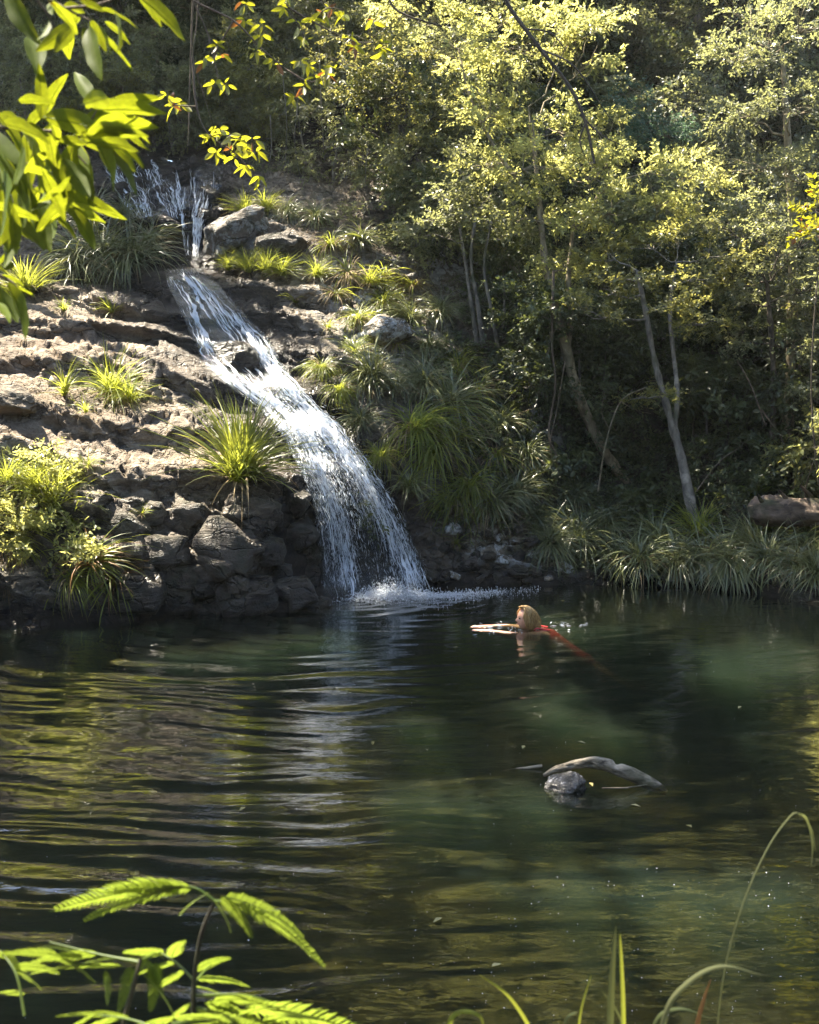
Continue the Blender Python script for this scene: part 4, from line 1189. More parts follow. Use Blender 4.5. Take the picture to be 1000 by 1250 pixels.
# dark understorey on the right
UND = [(720,470,16.9,36,26),(760,430,17.4,40,26),(800,590,16.6,34,24),(760,600,16.5,30,18),(880,470,16.8,44,30),(930,520,16.4,46,34),(880,560,16.4,44,34),(975,470,16.2,40,34),(980,580,15.6,30,26),(915,590,16.0,36,24),(850,470,17.2,34,30),(640,430,17.4,30,22),(740,520,17.0,34,22),(690,560,16.5,26,16),(960,400,16.8,40,30),(720,620,16.0,26,12)]
ULAB = ['behind the pale trunk, lower', 'behind the pale trunk, higher', 'left of the forked tree near its foot', 'beside the base of the pale leaning trunk', 'right of the forked trunk at mid height', 'in the middle of the dark right slope', 'right of the forked tree above the bank grasses', 'at the right edge below the grey-green tree', 'right above the fallen log', 'behind the fallen log\'s broken end', 'just right of the fork, in deep shade', 'in the gap between the thin trunks and the pale trunk', 'between the pale and the forked trunk', 'at the foot of the hanging vine', 'under the grey-green tree at the right', 'low down behind the big round bank tussock']
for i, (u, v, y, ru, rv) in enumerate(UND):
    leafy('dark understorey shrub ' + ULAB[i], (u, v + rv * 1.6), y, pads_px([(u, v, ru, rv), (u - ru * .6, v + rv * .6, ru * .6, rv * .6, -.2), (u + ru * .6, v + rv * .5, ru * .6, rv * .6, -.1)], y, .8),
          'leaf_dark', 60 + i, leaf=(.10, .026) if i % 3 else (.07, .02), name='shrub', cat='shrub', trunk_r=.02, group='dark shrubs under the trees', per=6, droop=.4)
# leafy plants mixed in the left bank
for i, (u, v, y, ru, rv, lab) in enumerate([(30,575,12.9,42,26,'leafy sunlit bush at the left edge under the slab'), (15,640,12.4,34,34,'leafy bush over the dangling roots on the left bank'), (65,670,12.4,40,26,'leafy shrub low on the left bank above the water')]):
    leafy(lab, (u, v + rv), y, pads_px([(u, v, ru, rv), (u + ru * .7, v + rv * .4, ru * .6, rv * .5)], y, 1.2, .3), 'leaf_sun', 85 + i, leaf=(.06, .016), name='bush', cat='shrub', trunk_r=.012)

# forest behind: a few kinds, copied
def forest_proto(seed, H, mat, bark, drooping=False):
    r = np.random.default_rng(seed)
    pads = []
    for k in range(24):
        t = r.uniform(0.06, 1.0); a = r.uniform(0, 6.28); R_ = H * 0.21 * (1.15 - 0.6 * abs(t - .5)) * r.uniform(.3, 1)
        pads.append((np.array([R_ * math.cos(a), R_ * math.sin(a), H * t]), (H * .11, H * .11, H * (.10 if drooping else .06)), 95))
    return build_tree('forest_tree', 'forest tree in the wood', 'tree', (0, 0, 0), [(np.array([(0, 0, -.5), (r.uniform(-.15, .15), 0, H * .35), (r.uniform(-.3, .3), r.uniform(-.2, .2), H * .7), (r.uniform(-.3, .3), 0, H)]), H * .016, .03)], pads, mat, bark, leaf=(.10, .026) if not drooping else (.13, .016), per=10, seed=seed, tl=.42, droop=.8 if drooping else .2, br=.03, split=False)
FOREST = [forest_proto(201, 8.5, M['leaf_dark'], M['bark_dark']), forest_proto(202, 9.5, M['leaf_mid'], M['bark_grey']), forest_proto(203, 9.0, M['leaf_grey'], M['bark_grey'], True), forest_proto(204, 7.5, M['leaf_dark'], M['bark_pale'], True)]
used = set()
fr_ = random.Random(21)
spots = []
for (u0, u1, y0, y1, cnt) in ((-60, 270, 22, 26, 16), (-60, 1060, 28, 34, 20), (240, 560, 24, 28, 7), (730, 1050, 22.5, 28, 12), (560, 760, 23, 28, 6), (-100, 1100, 34, 42, 16)):
    for k in range(cnt):
        u = u0 + (u1 - u0) * (k + fr_.uniform(.1, .9)) / cnt; spots.append((u, fr_.uniform(y0, y1)))
for i, (u, y) in enumerate(spots):
    x = (u - 500) / F * y
    k = fr_.choice([0, 1, 2, 3, 0, 2]) if not (u < 260) else fr_.choice([2, 3, 2, 0])
    z = ground_z(x, y)
    if k not in used: used.add(k); o = FOREST[k]
    else: o = copy_tree(FOREST[k])
    o.location = (x, y, z - .2)
    o.rotation_euler = (0, 0, fr_.uniform(0, 6.28)); s = fr_.uniform(.62, .95) if y < 28 else fr_.uniform(.9, 1.3)
    o.scale = (s, s, s)
    side = 'behind the upper cascade' if u < 260 else 'behind the tangled shrubs' if u < 540 else 'behind the sunlit crown' if u < 740 else 'in the upper right wood'
    depth = 'near row' if y < 28 else 'middle row' if y < 34 else 'farthest row'
    kind = ['dense dark', 'mid green', 'grey drooping', 'dim drooping'][k]
    o['label'] = f'{kind} forest tree {side}, {depth}'
    o['group'] = f'{kind} forest trees {side}, {depth}'

# the wood that closes in round the pool, to the sides and behind the near bank
for (x0, x1, y0, y1, cnt) in ((-13, 13, -5, -12, 13), (10, 15, -2, 15, 8), (-12, -16, 0, 13, 6)):
    for k in range(cnt):
        x = fr_.uniform(x0, x1) if cnt == 13 else fr_.uniform(min(x0, x1), max(x0, x1)); y = y0 + (y1 - y0) * (k + .5) / cnt if cnt != 13 else fr_.uniform(y1, y0)
        if cnt == 13: x = x0 + (x1 - x0) * (k + .5) / cnt
        kk = fr_.choice([0, 1, 3, 0]); o = copy_tree(FOREST[kk])
        o.location = (x, y, .2); o.rotation_euler = (0, 0, fr_.uniform(0, 6.28)); s_ = fr_.uniform(1.0, 1.35); o.scale = (s_ * 1.25, s_ * 1.25, s_)
        side = 'behind the near bank' if cnt == 13 else 'right of the pool' if cnt == 8 else 'left of the pool'
        o['label'] = f'forest tree of the wood {side}, out of the picture'; o['group'] = f'wood {side}'
# bushes over the slope behind, copied
def bush_proto(seed, mat, leaf):
    r = np.random.default_rng(seed); pads = []
    for k in range(9):
        a = r.uniform(0, 6.28); q = r.uniform(.1, .9)
        pads.append((np.array([q * math.cos(a), q * math.sin(a) * .8, r.uniform(.25, 1.7)]), (.55, .5, .34), 60))
    return build_tree('bush', 'bush', 'shrub', (0, 0, 0), [(np.array([(0, 0, -.3), (.05, 0, .5), (.1, .1, 1.2)]), .035, .012)], pads, M[mat], M['bark_grey'], leaf=leaf, seed=seed, tl=.3, droop=.35, split=False)
BUSH = [bush_proto(231, 'leaf_dark', (.075, .02)), bush_proto(232, 'leaf_mid', (.07, .02)), bush_proto(233, 'leaf_grey', (.075, .018)), bush_proto(234, 'leaf_grey', (.065, .02))]
usedb = set(); bk = 0
for (u0, u1, v0, v1, cnt, ks) in ((250, 480, 20, 190, 14, (2, 2, 0)), (480, 760, 20, 330, 22, (1, 2, 3, 0)), (760, 1000, 60, 420, 24, (3, 2, 0, 2)), (0, 130, 150, 200, 3, (2,)), (-20, 330, 60, 185, 18, (2, 3, 3)), (110, 340, 150, 188, 7, (2, 1)), (640, 1000, 400, 600, 12, (0,)), (500, 660, 300, 400, 5, (2, 0))):
    for k in range(cnt):
        u = u0 + (u1 - u0) * (k + fr_.uniform(0.1, .9)) / cnt; v = fr_.uniform(v0, v1)
        p, nn = hit(u, v)
        kk = fr_.choice(ks)
        if kk not in usedb: usedb.add(kk); o = BUSH[kk]
        else: o = copy_tree(BUSH[kk])
        o.location = p + Vector((0, 0, -.1)); o.rotation_euler = (fr_.uniform(0, .35), 0, fr_.uniform(0, 6.28)); s_ = fr_.uniform(.65, 1.15); o.scale = (s_, s_, s_)
        where = 'behind the tangled shrubs' if 330 < u < 480 and v0 < 100 else 'behind the upper cascade' if u < 140 or (u < 330 and v < 186) else 'under the sunlit crown' if u < 660 else 'behind the pale tree' if u < 760 else 'on the right slope'
        row = 'low on the slope' if v > 380 else 'halfway up' if v > 180 else 'high up'
        kind = ['dark bush', 'mid green bush', 'grey-green bush', 'pale grey-green bush'][kk]
        o['label'] = f'{kind} {where}, {row}'; o['group'] = f'{kind}es {where}, {row}'
# the same bushes carry on along the banks on either side
for k in range(46):
    left_ = k % 3 == 0
    u = fr_.uniform(-520, -330) if left_ else fr_.uniform(1060, 1420); v = fr_.uniform(330, 690)
    p, nn = hit(u, v)
    if p.y > 23 or p.z < .1: continue
    o = copy_tree(BUSH[fr_.choice([q for q in usedb])]); o.location = p + Vector((0, 0, -.1)); o.rotation_euler = (fr_.uniform(0, .35), 0, fr_.uniform(0, 6.28)); s_ = fr_.uniform(.7, 1.2); o.scale = (s_, s_, s_)
    o['label'] = 'bush on the ' + ('left' if left_ else 'right') + ' bank, out of the picture'; o['group'] = 'bushes on the ' + ('left' if left_ else 'right') + ' bank beyond the picture'
for kk in range(4):
    if kk not in usedb:
        for ch in list(BUSH[kk].children): bpy.data.objects.remove(ch)
        bpy.data.objects.remove(BUSH[kk])
# creeping undergrowth over the soil
r = np.random.default_rng(88); TPn, TD = [], []
cnt = 0
while cnt < 7000:
    u = r.uniform(440, 1010); v = r.uniform(60, 700)
    if u < 700 and v > 640: continue
    dens_ = sstep(460, 600, u) * .85 + .15
    if vnoise(np.array([[u / 45, v / 45, 0]]), 89)[0] * .5 + .5 > dens_ * .8: continue
    p, nn = hit(u, v); TPn.append(np.array(p)); TD.append(np.array(nn) + r.normal(0, .6, 3) + np.array([0, 0, .2])); cnt += 1
v, q = spray_leaves(np.array(TPn), unit(np.array(TD)), r.uniform(.12, .4, cnt), 8, .075, .018, r, .4)
tag(obj('undergrowth', np_mesh('undergrowth', v, q, False), M['leaf_dark']), kind='stuff')

# hanging vines and bare twigs
def vine(pts, r0, label, r1=None, cat='vine', name='hanging_vine', bark='twig', sub=()):
    pth = smooth_path(np.array([P(*p) for p in pts]), 6)
    base = pth[0].copy()
    root = empty(name, base); tag(root, label, cat)
    v, q = tube(pth - base, np.linspace(r0, r1 or r0 * .6, len(pth)), 6)
    mb = MB(); mb.add(v, q); obj('stem', mb.mesh('stem'), M[bark], root)
    for s in sub:
        pp = smooth_path(np.array([P(*p) for p in s]), 5)
        v, q = tube(pp - base, np.linspace(r0 * .5, r0 * .15, len(pp)), 5); mb = MB(); mb.add(v, q)
        obj('twig', mb.mesh('twig'), M[bark], root)
    return root
vine([(236,-30,19),(234,40,19),(232,100,19),(230,178,19)], .02, 'thin straight vine hanging down in front of the upper cascade')
vine([(244,-30,19.3),(240,30,19.3),(236,70,19.2),(250,120,19.3),(270,180,19.6)], .013, 'slack thin vine beside the straight hanging vine')
yv = hit(676, 560)[0].y - .35
vine([(676,330,yv),(674,420,yv),(678,470,yv),(670,530,yv),(680,560,yv),(674,600,yv)], .02, 'wavering vine hanging left of the pale leaning trunk')
vine([(690,440,yv-.1),(680,500,yv-.1),(672,540,yv-.1),(676,585,yv-.1)], .011, 'thinner vine twisted round the wavering one')
vine([(730,600,16),(740,540,15.9),(758,490,15.9),(790,472,15.8)], .012, 'bare pale twig arching between the two trunks', bark='bark_pale', sub=[[(745,525,15.9),(735,505,15.9),(738,480,15.8)], [(758,490,15.9),(775,500,15.9),(795,505,15.9)]])
vine([(600,-40,9),(620,5,9),(660,60,9),(695,105,9),(715,150,9),(726,200,9)], .017, 'bare dark branch hanging down from the top of the picture', cat='branch', name='bare_branch', bark='bark_dark', sub=[[(660,60,9),(700,80,9),(735,130,9.1),(748,150,9.1)], [(708,140,9),(735,165,9),(765,180,9)], [(640,35,9),(672,40,9),(690,60,9)], [(715,150,9),(708,172,9),(716,195,9)]])
vine([(470,-30,7),(478,5,7),(500,20,7),(540,32,7)], .008, 'thin bare twig curving in at the top centre', cat='branch', name='bare_branch', bark='bark_dark')
for i, (u, v0, v1, y) in enumerate([(345,90,215,19.6),(365,110,250,19.6),(390,60,200,19.7),(330,140,230,19.6),(420,130,260,19.2),(450,170,270,19)]):
    vine([(u,v0,y),(u+rnd.uniform(-8,8),(v0+v1)/2,y),(u+rnd.uniform(-10,10),v1,y)], .008, ['grey vine in front of the tall tangled shrub', 'grey vine ending just above the ledge grasses', 'long thin vine high among the tangled shrubs', 'short vine nearest the upper cascade', 'vine hanging below the yellow-lit tree', 'vine hanging at the right of the tangled shrubs'][i], bark='bark_grey')
for i, (a, b) in enumerate([((930,500),(980,590)), ((900,440),(935,520)), ((850,600),(905,545)), ((960,610),(1000,560))]):
    vine([(*a,15.7),((a[0]+b[0])/2,(a[1]+b[1])/2-8,15.7),(*b,15.7)], .011, ['bare stick slanting down towards the log', 'bare stick in the dark shrubs above', 'bare stick beside the forked tree', 'bare stick behind the log at the edge'][i], cat='stick', name='bare_stick')
# dangling golden roots on the left bank
root = empty('hanging_roots', P(16, 690, 12.35)); tag(root, 'golden fringe of dry roots dangling to the water at the left bank', 'roots')
V = MB(); r = np.random.default_rng(77)
for k in range(70):
    a = np.array([r.normal(0, .045), r.normal(0, .03), r.uniform(0, .15)]); b = a + np.array([r.normal(0, .03), 0, -r.uniform(.25, .56)])
    v, q = tube(wob(a, b, 5, .1, r), np.linspace(.005, .0016, 5), 3); V.add(v, q)
obj('root_strands', V.mesh('root_strands'), M['blade_dry'], root)

# ferns on the right bank
def fern_frond_mesh(L, W, r, pinnae=14):
    V, Q = [], []
    mb = MB()
    t = np.linspace(0, 1, 12); px_ = np.stack([0 * t, L * t * (1 - .12 * t), L * (.45 * t - .62 * t * t)], 1)
    v, q = tube(px_, np.linspace(.004, .0012, 12), 3); mb.add(v, q)
    for k in range(pinnae):
        s = .12 + .86 * k / pinnae
        c = np.array([np.interp(s, t, px_[:, i]) for i in range(3)])
        w = W * math.sin(math.pi * min(1, (s * .9 + .16))) ** .8
        for sg in (-1, 1):
            d = unit(np.array([sg, .45, -.15])[None]); vv, qq = leaf_quads(c[None], d, np.array([[0, 0, 1.0]]), np.array([w]), np.array([W * .16])); mb.add(vv, qq)
    return mb.mesh('frond', False)
FM = fern_frond_mesh(.5, .13, rnd); FM.materials.append(M['fern'])
def small_fern(u, v, s, label, nf=7):
    p, nn = hit(u, v)
    root = empty('fern', p + nn * .03); tag(root, label, 'fern')
    for k in range(nf):
        o = obj('frond', FM, None, root); o.rotation_euler = (rnd.uniform(.3, .9), rnd.uniform(-.2, .2), 6.28 * k / nf + rnd.uniform(-.3, .3)); o.scale = (s, s, s)
for (u, v, s, lab) in [(752,632,.8,'small fern behind the bank grasses near the pale trunk'), (920,612,.75,'small upright fern behind the fallen log'), (935,655,.6,'fern in front of the fallen log'), (785,640,.7,'fern left of the forked tree\'s foot'), (735,425,.9,'dim fern by the fork of the pale trunk')]: small_fern(u, v, s, lab)

# fallen log at the right
pl = hit(955, 650)[0]; yl = pl.y - .15
root = empty('fallen_log', P(960, 640, yl)); tag(root, 'thick fallen log lying on the right bank, its broken end facing the water', 'log')
r = np.random.default_rng(9)
ax0 = P(918, 622, yl - .05); ax1 = P(1075, 628, yl - .5)
pts = np.array([ax0 + (ax1 - ax0) * t for t in np.linspace(0, 1, 60)])
v, q = tube(pts, np.full(60, 30 * .95 * yl / F * .62) * np.linspace(.92, 1.12, 60), 40)
d = v - np.repeat(pts, 40, 0)
nv = (fbm(np.stack([v[:, 0] * 1.6, v[:, 1] * 9, v[:, 2] * 9], 1), 5, 91, .6, True) + .8 * vnoise(v * 2.2, 93)); endf = np.repeat(np.linspace(0, 1, 60), 40)
v = np.repeat(pts, 40, 0) + d * (1 + .34 * nv[:, None] - .15 * (endf < .03)[:, None])
v[:, 0] += np.where(endf < .04, .08 * vnoise(v * 9, 92), 0)
mb = MB(); mb.add(v - np.array(root.location), q)
cap = [v[:40].mean(0) + np.array([.05, .02, 0])]
vv = np.vstack([v[:40], cap]) - np.array(root.location); mb.add(vv, None, np.array([(i, (i + 1) % 40, 40) for i in range(40)]))
M['log'] = bark_mat('log_wood', (0.014, 0.010, 0.008), (0.10, 0.072, 0.052), 12, (.2, 1, 1))
obj('trunk', mb.mesh('trunk'), M['log'], root)
for k in range(3):
    a = P(930 + 30 * k, 612 - 3 * k, yl - .2); b = P(925 + 26 * k, 604 - 6 * k, yl - .3)
    v, q = tube(np.array([a, (a + b) / 2, b]) - np.array(root.location), np.array([.03, .022, .012]), 6); mb = MB(); mb.add(v, q); obj('branch_stub', mb.mesh('branch_stub'), M['log'], root)

# ------------------------------------------------------------------ driftwood and the wet rock beside it
dw = [G(u, v) + np.array([0, 0, h * .86]) for u, v, h in ((664, 950, .02), (676, 951, .065), (690, 952, .095), (706, 953, .125), (724, 954, .14), (743, 956, .128), (762, 957, .09), (781, 957, .04), (800, 957, -.015), (814, 958, -.06))]
# the pixel rows above are the water line below each point; heights lift it into an arch
pth = smooth_path(np.array(dw), 8)
root = empty('driftwood', G(735, 956)); tag(root, 'weathered bowed driftwood branch arching out of the pool', 'driftwood')
NS = 26
rad = np.interp(np.linspace(0, 1, len(pth)), [0, .15, .35, .55, .8, .95, 1], [.010, .020, .028, .037, .041, .028, .016])
v, q = tube(pth, rad, NS)
cen = np.repeat(pth, NS, 0); d = v - cen
tt = np.repeat(np.linspace(0, 1, len(pth)), NS); th = np.tile(np.linspace(0, 6.28, NS, endpoint=False), len(pth))
g = fbm(np.stack([tt * 3.5, np.cos(th) * 2.2, np.sin(th) * 2.2], 1), 5, 95, .6, True)
v = cen + d * (1 + .22 * g[:, None] + .12 * vnoise(v * 14, 96)[:, None])
front = (d[:, 1] < 0)
for (hx, hw, hz) in ((.42, .035, -.1), (.60, .022, .75), (.27, .02, .2)):      # knot holes
    dz = d[:, 2] / np.maximum(np.linalg.norm(d, axis=1), 1e-6)
    m = np.exp(-((tt - hx) / hw) ** 2 - ((dz - hz) / .35) ** 2) * (front | (hz > .5))
    v = v - d * (.75 * m)[:, None]
mb = MB(); mb.add(v - np.array(root.location), q)
M['driftwood'] = bark_mat('driftwood', (0.025, 0.02, 0.014), (0.22, 0.185, 0.135), 34, (.22, 1, 1))
obj('branch', mb.mesh('branch'), M['driftwood'], root)
v, q = tube(np.array([G(662, 935, .02), G(640, 938, .005), G(615, 940, -.02)]) - np.array(root.location), np.array([.012, .009, .004]), 6); mb = MB(); mb.add(v, q); obj('twig', mb.mesh('twig'), M['driftwood'], root)
v, q = tube(np.array([G(735, 962, .04), G(765, 962, .028), G(790, 958, .01)]) - np.array(root.location), np.array([.005, .006, .004]), 5); mb = MB(); mb.add(v, q); obj('twig', mb.mesh('twig'), M['driftwood'], root)
n = NT('glistening_rock')
c = n.ramp(n.noise(9, 6, .7, n.pos()), [(.4, (.02, .018, .016)), (.56, (.075, .072, .07)), (.64, (.40, .40, .42))])  # pale stops paint glints into the dark rock colour
n.surf(n.bsdf(c, .2, .45, n.bump(n.noise(30, 5, .7, n.pos()), 1.0, .04)).outputs[0]); M['glisten'] = n.m
pts, f = rock_mesh('wet_rock', 131, 4, .3, .1)
pts = pts * np.array([.12, .10, .085]) * (1 + .2 * fbm(pts * 4, 4, 132, .6, True))[:, None]
tag(obj('wet_rock', np_mesh('wet_rock', pts, f, True), M['glisten'], loc=G(690, 959, .015)), 'small glistening wet rock under the left end of the driftwood', 'rock')

# ------------------------------------------------------------------ floating specks
r = np.random.default_rng(31)
N = 300
sx_ = np.concatenate([r.uniform(0, 1000, N // 2), r.uniform(330, 1000, N // 2)]); sy_ = np.concatenate([r.uniform(760, 1250, N // 2), r.uniform(1060, 1250, N // 2)])
c0 = np.array([G(a, b, .006) for a, b in zip(sx_, sy_)])
v1, f1_ = ribbon_set(c0, np.stack([r.normal(0, 1, N), r.normal(0, 1, N), .05 + 0 * r.normal(0, 1, N)], 1), r.gamma(2, .0018, N) + .0015, r.gamma(2, .0005, N) + .0008)
tag(obj('floating_specks', np_mesh('floating_specks', v1, f1_, False), M['spray']), kind='stuff')
ML = leaf_mat('floating_leaf', (.2, .17, .05), (.3, .26, .1), (.2, .2, .05), .1)
pos_ = [(640,910),(705,905),(905,862),(300,985),(770,982),(720,955),(560,790),(690,733),(455,905),(845,1010),(600,1180),(540,1120)]
for i, (a, b) in enumerate(pos_):
    p = G(a, b, .008); ang = rnd.uniform(0, 6.28)
    v, q = leaf_quads(np.zeros((1, 3)), np.array([[math.cos(ang), math.sin(ang), 0]]), np.array([[0, 0, 1.0]]), np.array([.06]), np.array([.014]))
    o = obj('floating_leaf', np_mesh('floating_leaf', v, q, False), ML, loc=p)
    tag(o, 'small dead leaf floating flat on the pool', 'leaf', 'leaves floating on the pool')
# ------------------------------------------------------------------ swimmer (faces -x, lies along +x)
n = NT('skin'); n.surf(n.bsdf(n.ramp(n.noise(6, 3, .5, n.coord()), [(.3, (.50, .27, .18)), (.7, (.58, .33, .23))]), .38, .45).outputs[0]); M['skin'] = n.m
n = NT('red_fabric'); n.surf(n.bsdf(n.ramp(n.noise(30, 2, .5, n.coord()), [(.3, (.30, .015, .012)), (.7, (.38, .025, .016))]), .35, .5).outputs[0]); M['suit'] = n.m
n = NT('fair_hair')
c = n.ramp(n.noise(20, 4, .6, n.coord(scale=(2.5, 2.5, .25))), [(.3, (.13, .07, .025)), (.48, (.36, .215, .075)), (.7, (.62, .43, .17))])
n.surf(n.bsdf(c, .38, .55, n.bump(n.noise(60, 3, .6, n.coord(scale=(2.5, 2.5, .2))), .7, .02)).outputs[0]); M['hair'] = n.m
n = NT('eye'); n.surf(n.bsdf((.03, .02, .015), .2, .5).outputs[0]); M['eye'] = n.m
n = NT('lips'); n.surf(n.bsdf((.42, .14, .12), .4, .4).outputs[0]); M['lips'] = n.m
sw = G(646, 767) + np.array([0, 0, -.022])
person = empty('person', sw)
tag(person, 'fair-haired woman in a red swimsuit swimming breaststroke to the left', 'person')
def skin_body(name, chains, mat, parent, levels=2, rootidx=0):
    vs, es, rs = [], [], []
    for ch in chains:
        prev = ch.get('from')
        for (p, rd) in ch['pts']:
            vs.append(p); rs.append(rd)
            if prev is not None: es.append((prev, len(vs) - 1))
            prev = len(vs) - 1
        ch['last'] = prev
    me = bpy.data.meshes.new(name); me.from_pydata(vs, es, [])
    o = bpy.data.objects.new(name, me); col.objects.link(o)
    m = o.modifiers.new('skin', 'SKIN'); m.use_smooth_shade = True
    for i, rd in enumerate(rs):
        sv = me.skin_vertices[0].data[i]; sv.radius = (rd, rd) if not isinstance(rd, tuple) else rd
        sv.use_root = (i == rootidx)
    s = o.modifiers.new('sub', 'SUBSURF'); s.levels = levels; s.render_levels = levels
    dg = bpy.context.evaluated_depsgraph_get()
    dg.update()
    me2 = bpy.data.meshes.new_from_object(o.evaluated_get(dg))
    bpy.data.objects.remove(o)
    me2.name = name
    for p in me2.polygons: p.use_smooth = True
    return me2
def idx_of(chains, ci, pi): return sum(len(c['pts']) for c in chains[:ci]) + pi
chains = [dict(pts=[((.58, 0, -.35), (.15, .09)), ((.47, 0, -.275), (.125, .085)), ((.355, 0, -.195), (.12, .082)), ((.20, 0, -.085), (.15, .095)), ((.10, 0, -.045), (.13, .07)), ((.035, 0, .005), .056), ((.005, 0, .05), .052), ((-.015, 0, .11), .062)])]
for sgn in (-1, 1):
    chains.append({'from': 3 + 1, 'pts': [((.08, sgn * .15, -.035), .056), ((-.05, sgn * .20, -.022), .044), ((-.18, sgn * .21, -.012), .039), ((-.30, sgn * .165, .002), .032), ((-.42, sgn * .12, .012), .025), ((-.49, sgn * .10, .016), (.034, .017))]})
    k0 = sum(len(c['pts']) for c in chains) - 1
    for f_ in range(4):
        oy = (f_ - 1.5) * .019
        L_ = (.062, .074, .070, .054)[f_]
        chains.append({'from': k0, 'pts': [((-.535, sgn * .095 + oy, .016), .011), ((-.535 - L_ * .5, sgn * .092 + oy * 1.15, .018), .0095), ((-.535 - L_, sgn * .09 + oy * 1.25, .010), .008)]})
    chains.append({'from': k0, 'pts': [((-.505, sgn * .06, .008), .012), ((-.535, sgn * .045, .004), .0095)]})
    chains.append({'from': 0, 'pts': [((.69, sgn * .09, -.41), .08), ((.86, sgn * .13, -.51), .066), ((1.0, sgn * .15, -.58), .053), ((1.18, sgn * .14, -.61), .05), ((1.36, sgn * .12, -.63), .034), ((1.43, sgn * .11, -.65), .034), ((1.54, sgn * .11, -.67), .02)]})
body = skin_body('body', chains, M['skin'], person)
obj('body', body, M['skin'], person)
# head
bm = bmesh.new(); bmesh.ops.create_uvsphere(bm, u_segments=40, v_segments=28, radius=1.0)
for vv in bm.verts:
    x, y, z = vv.co
    fx = -x                                        # >0 towards the face
    X = x * .098; Yv = y * .076; Z = z * .118
    if z < 0: Yv *= 1 + .28 * z; X = X * (1 + (.12 if x > 0 else .02) * z)
    if fx > .35:
        X = -(fx * .094) - .0
        X -= .026 * math.exp(-(y / .16) ** 2 - ((z + .10) / .16) ** 2) * (1 if z > -.28 else .35)         # nose
        X -= .008 * math.exp(-(y / .25) ** 2 - ((z + .44) / .09) ** 2)                                      # lips
        X -= .010 * math.exp(-(y / .3) ** 2 - ((z + .78) / .15) ** 2)                                       # chin
        for s_ in (-1, 1): X += .010 * math.exp(-((y - s_ * .38) / .17) ** 2 - ((z - .06) / .10) ** 2)      # eye sockets
        X -= .005 * math.exp(-(y / .5) ** 2 - ((z - .2) / .08) ** 2)                                        # brow
    vv.co = (X, Yv, Z)
me = bpy.data.meshes.new('head'); bm.to_mesh(me); bm.free()
for p in me.polygons: p.use_smooth = True
HC = Vector((-.03, 0, .125))
HR = Euler((0, 0, R(16)))
head = obj('head', me, M['skin'], person); head.location = HC; head.rotation_euler = HR
def ball(name, c, rad, mat, parent, sc_=(1, 1, 1)):
    bm = bmesh.new(); bmesh.ops.create_uvsphere(bm, u_segments=14, v_segments=10, radius=rad)
    me = bpy.data.meshes.new(name); bm.to_mesh(me); bm.free()
    for p in me.polygons: p.use_smooth = True
    o = obj(name, me, mat, parent); o.location = c; o.scale = sc_; return o
for s_ in (-1, 1):
    ball('eye', (-.083, s_ * .029, .008), .0095, M['eye'], head, (1, 1.3, .8))
    ball('ear', (.005, s_ * .074, -.005), .028, M['skin'], head, (.7, .35, 1.1))
ball('lips', (-.098, 0, -.052), .012, M['lips'], head, (.6, 1.6, .5))
# hair: a cap over the skull and wet locks falling behind to the water
mb = MB(); r = np.random.default_rng(55)
for k in range(520):
    a = r.uniform(-2.15, 2.15)                     # 0 = back of head
    if abs(a) > 1.35: a *= .97
    top = np.array([-.045 + r.normal(0, .012), r.normal(0, .014), .119])
    ex, ey = math.cos(a), math.sin(a)
    m1 = np.array([.055 * ex - .01, .066 * ey, .105]); m2 = np.array([.112 * ex - .004, .086 * ey, .03]); 
    end = np.array([.125 * ex + .02, .088 * ey, -.13 + r.uniform(-.015, .03)]) if abs(a) < 1.5 else np.array([.10 * ex + .035, .088 * ey, -.10 + r.uniform(-.02, .04)])
    m3 = (m2 + end) / 2 + np.array([.012 * ex, .006 * ey, 0])
    wv = np.zeros((5, 3)); wv[2:] = r.normal(0, .0075, (3, 3)); wv[1] = r.normal(0, .003, 3)
    pp = smooth_path(np.array([top, m1, m2, m3, end]) * (1 + r.normal(0, .035)) + wv, 4)
    v, q = tube(pp, np.linspace(.0055, .0016, len(pp)) * r.uniform(.6, 1.4), 4); mb.add(v, q)
hair = obj('hair', mb.mesh('hair'), M['hair'], person); hair.location = HC; hair.rotation_euler = HR
# swimsuit: snug shell over the back
pts = np.array([(.13, 0, -.055), (.2, 0, -.085), (.295, 0, -.152), (.37, 0, -.206), (.47, 0, -.275), (.57, 0, -.342), (.64, 0, -.385)])
v, q = tube(pts, np.ones(7), 28)
d = v - np.repeat(pts, 28, 0)
ra_ = np.repeat(np.array([.135, .16, .145, .137, .145, .165, .145]), 28); rb_ = np.repeat(np.array([.085, .105, .10, .096, .098, .108, .09]), 28)
v = np.repeat(pts, 28, 0) + np.stack([d[:, 0] * rb_, d[:, 1] * ra_, d[:, 2] * rb_], 1)
mb = MB(); mb.add(v, q); obj('swimsuit', mb.mesh('swimsuit'), M['suit'], person)
for s_ in (-1, 1):
    v, q = tube(smooth_path(np.array([(.2, s_ * .08, .018), (.12, s_ * .085, .03), (.06, s_ * .09, .035), (.03, s_ * .09, -.02)]), 4), np.full(13, .009), 6); mb = MB(); mb.add(v, q); obj('strap', mb.mesh('strap'), M['suit'], person)
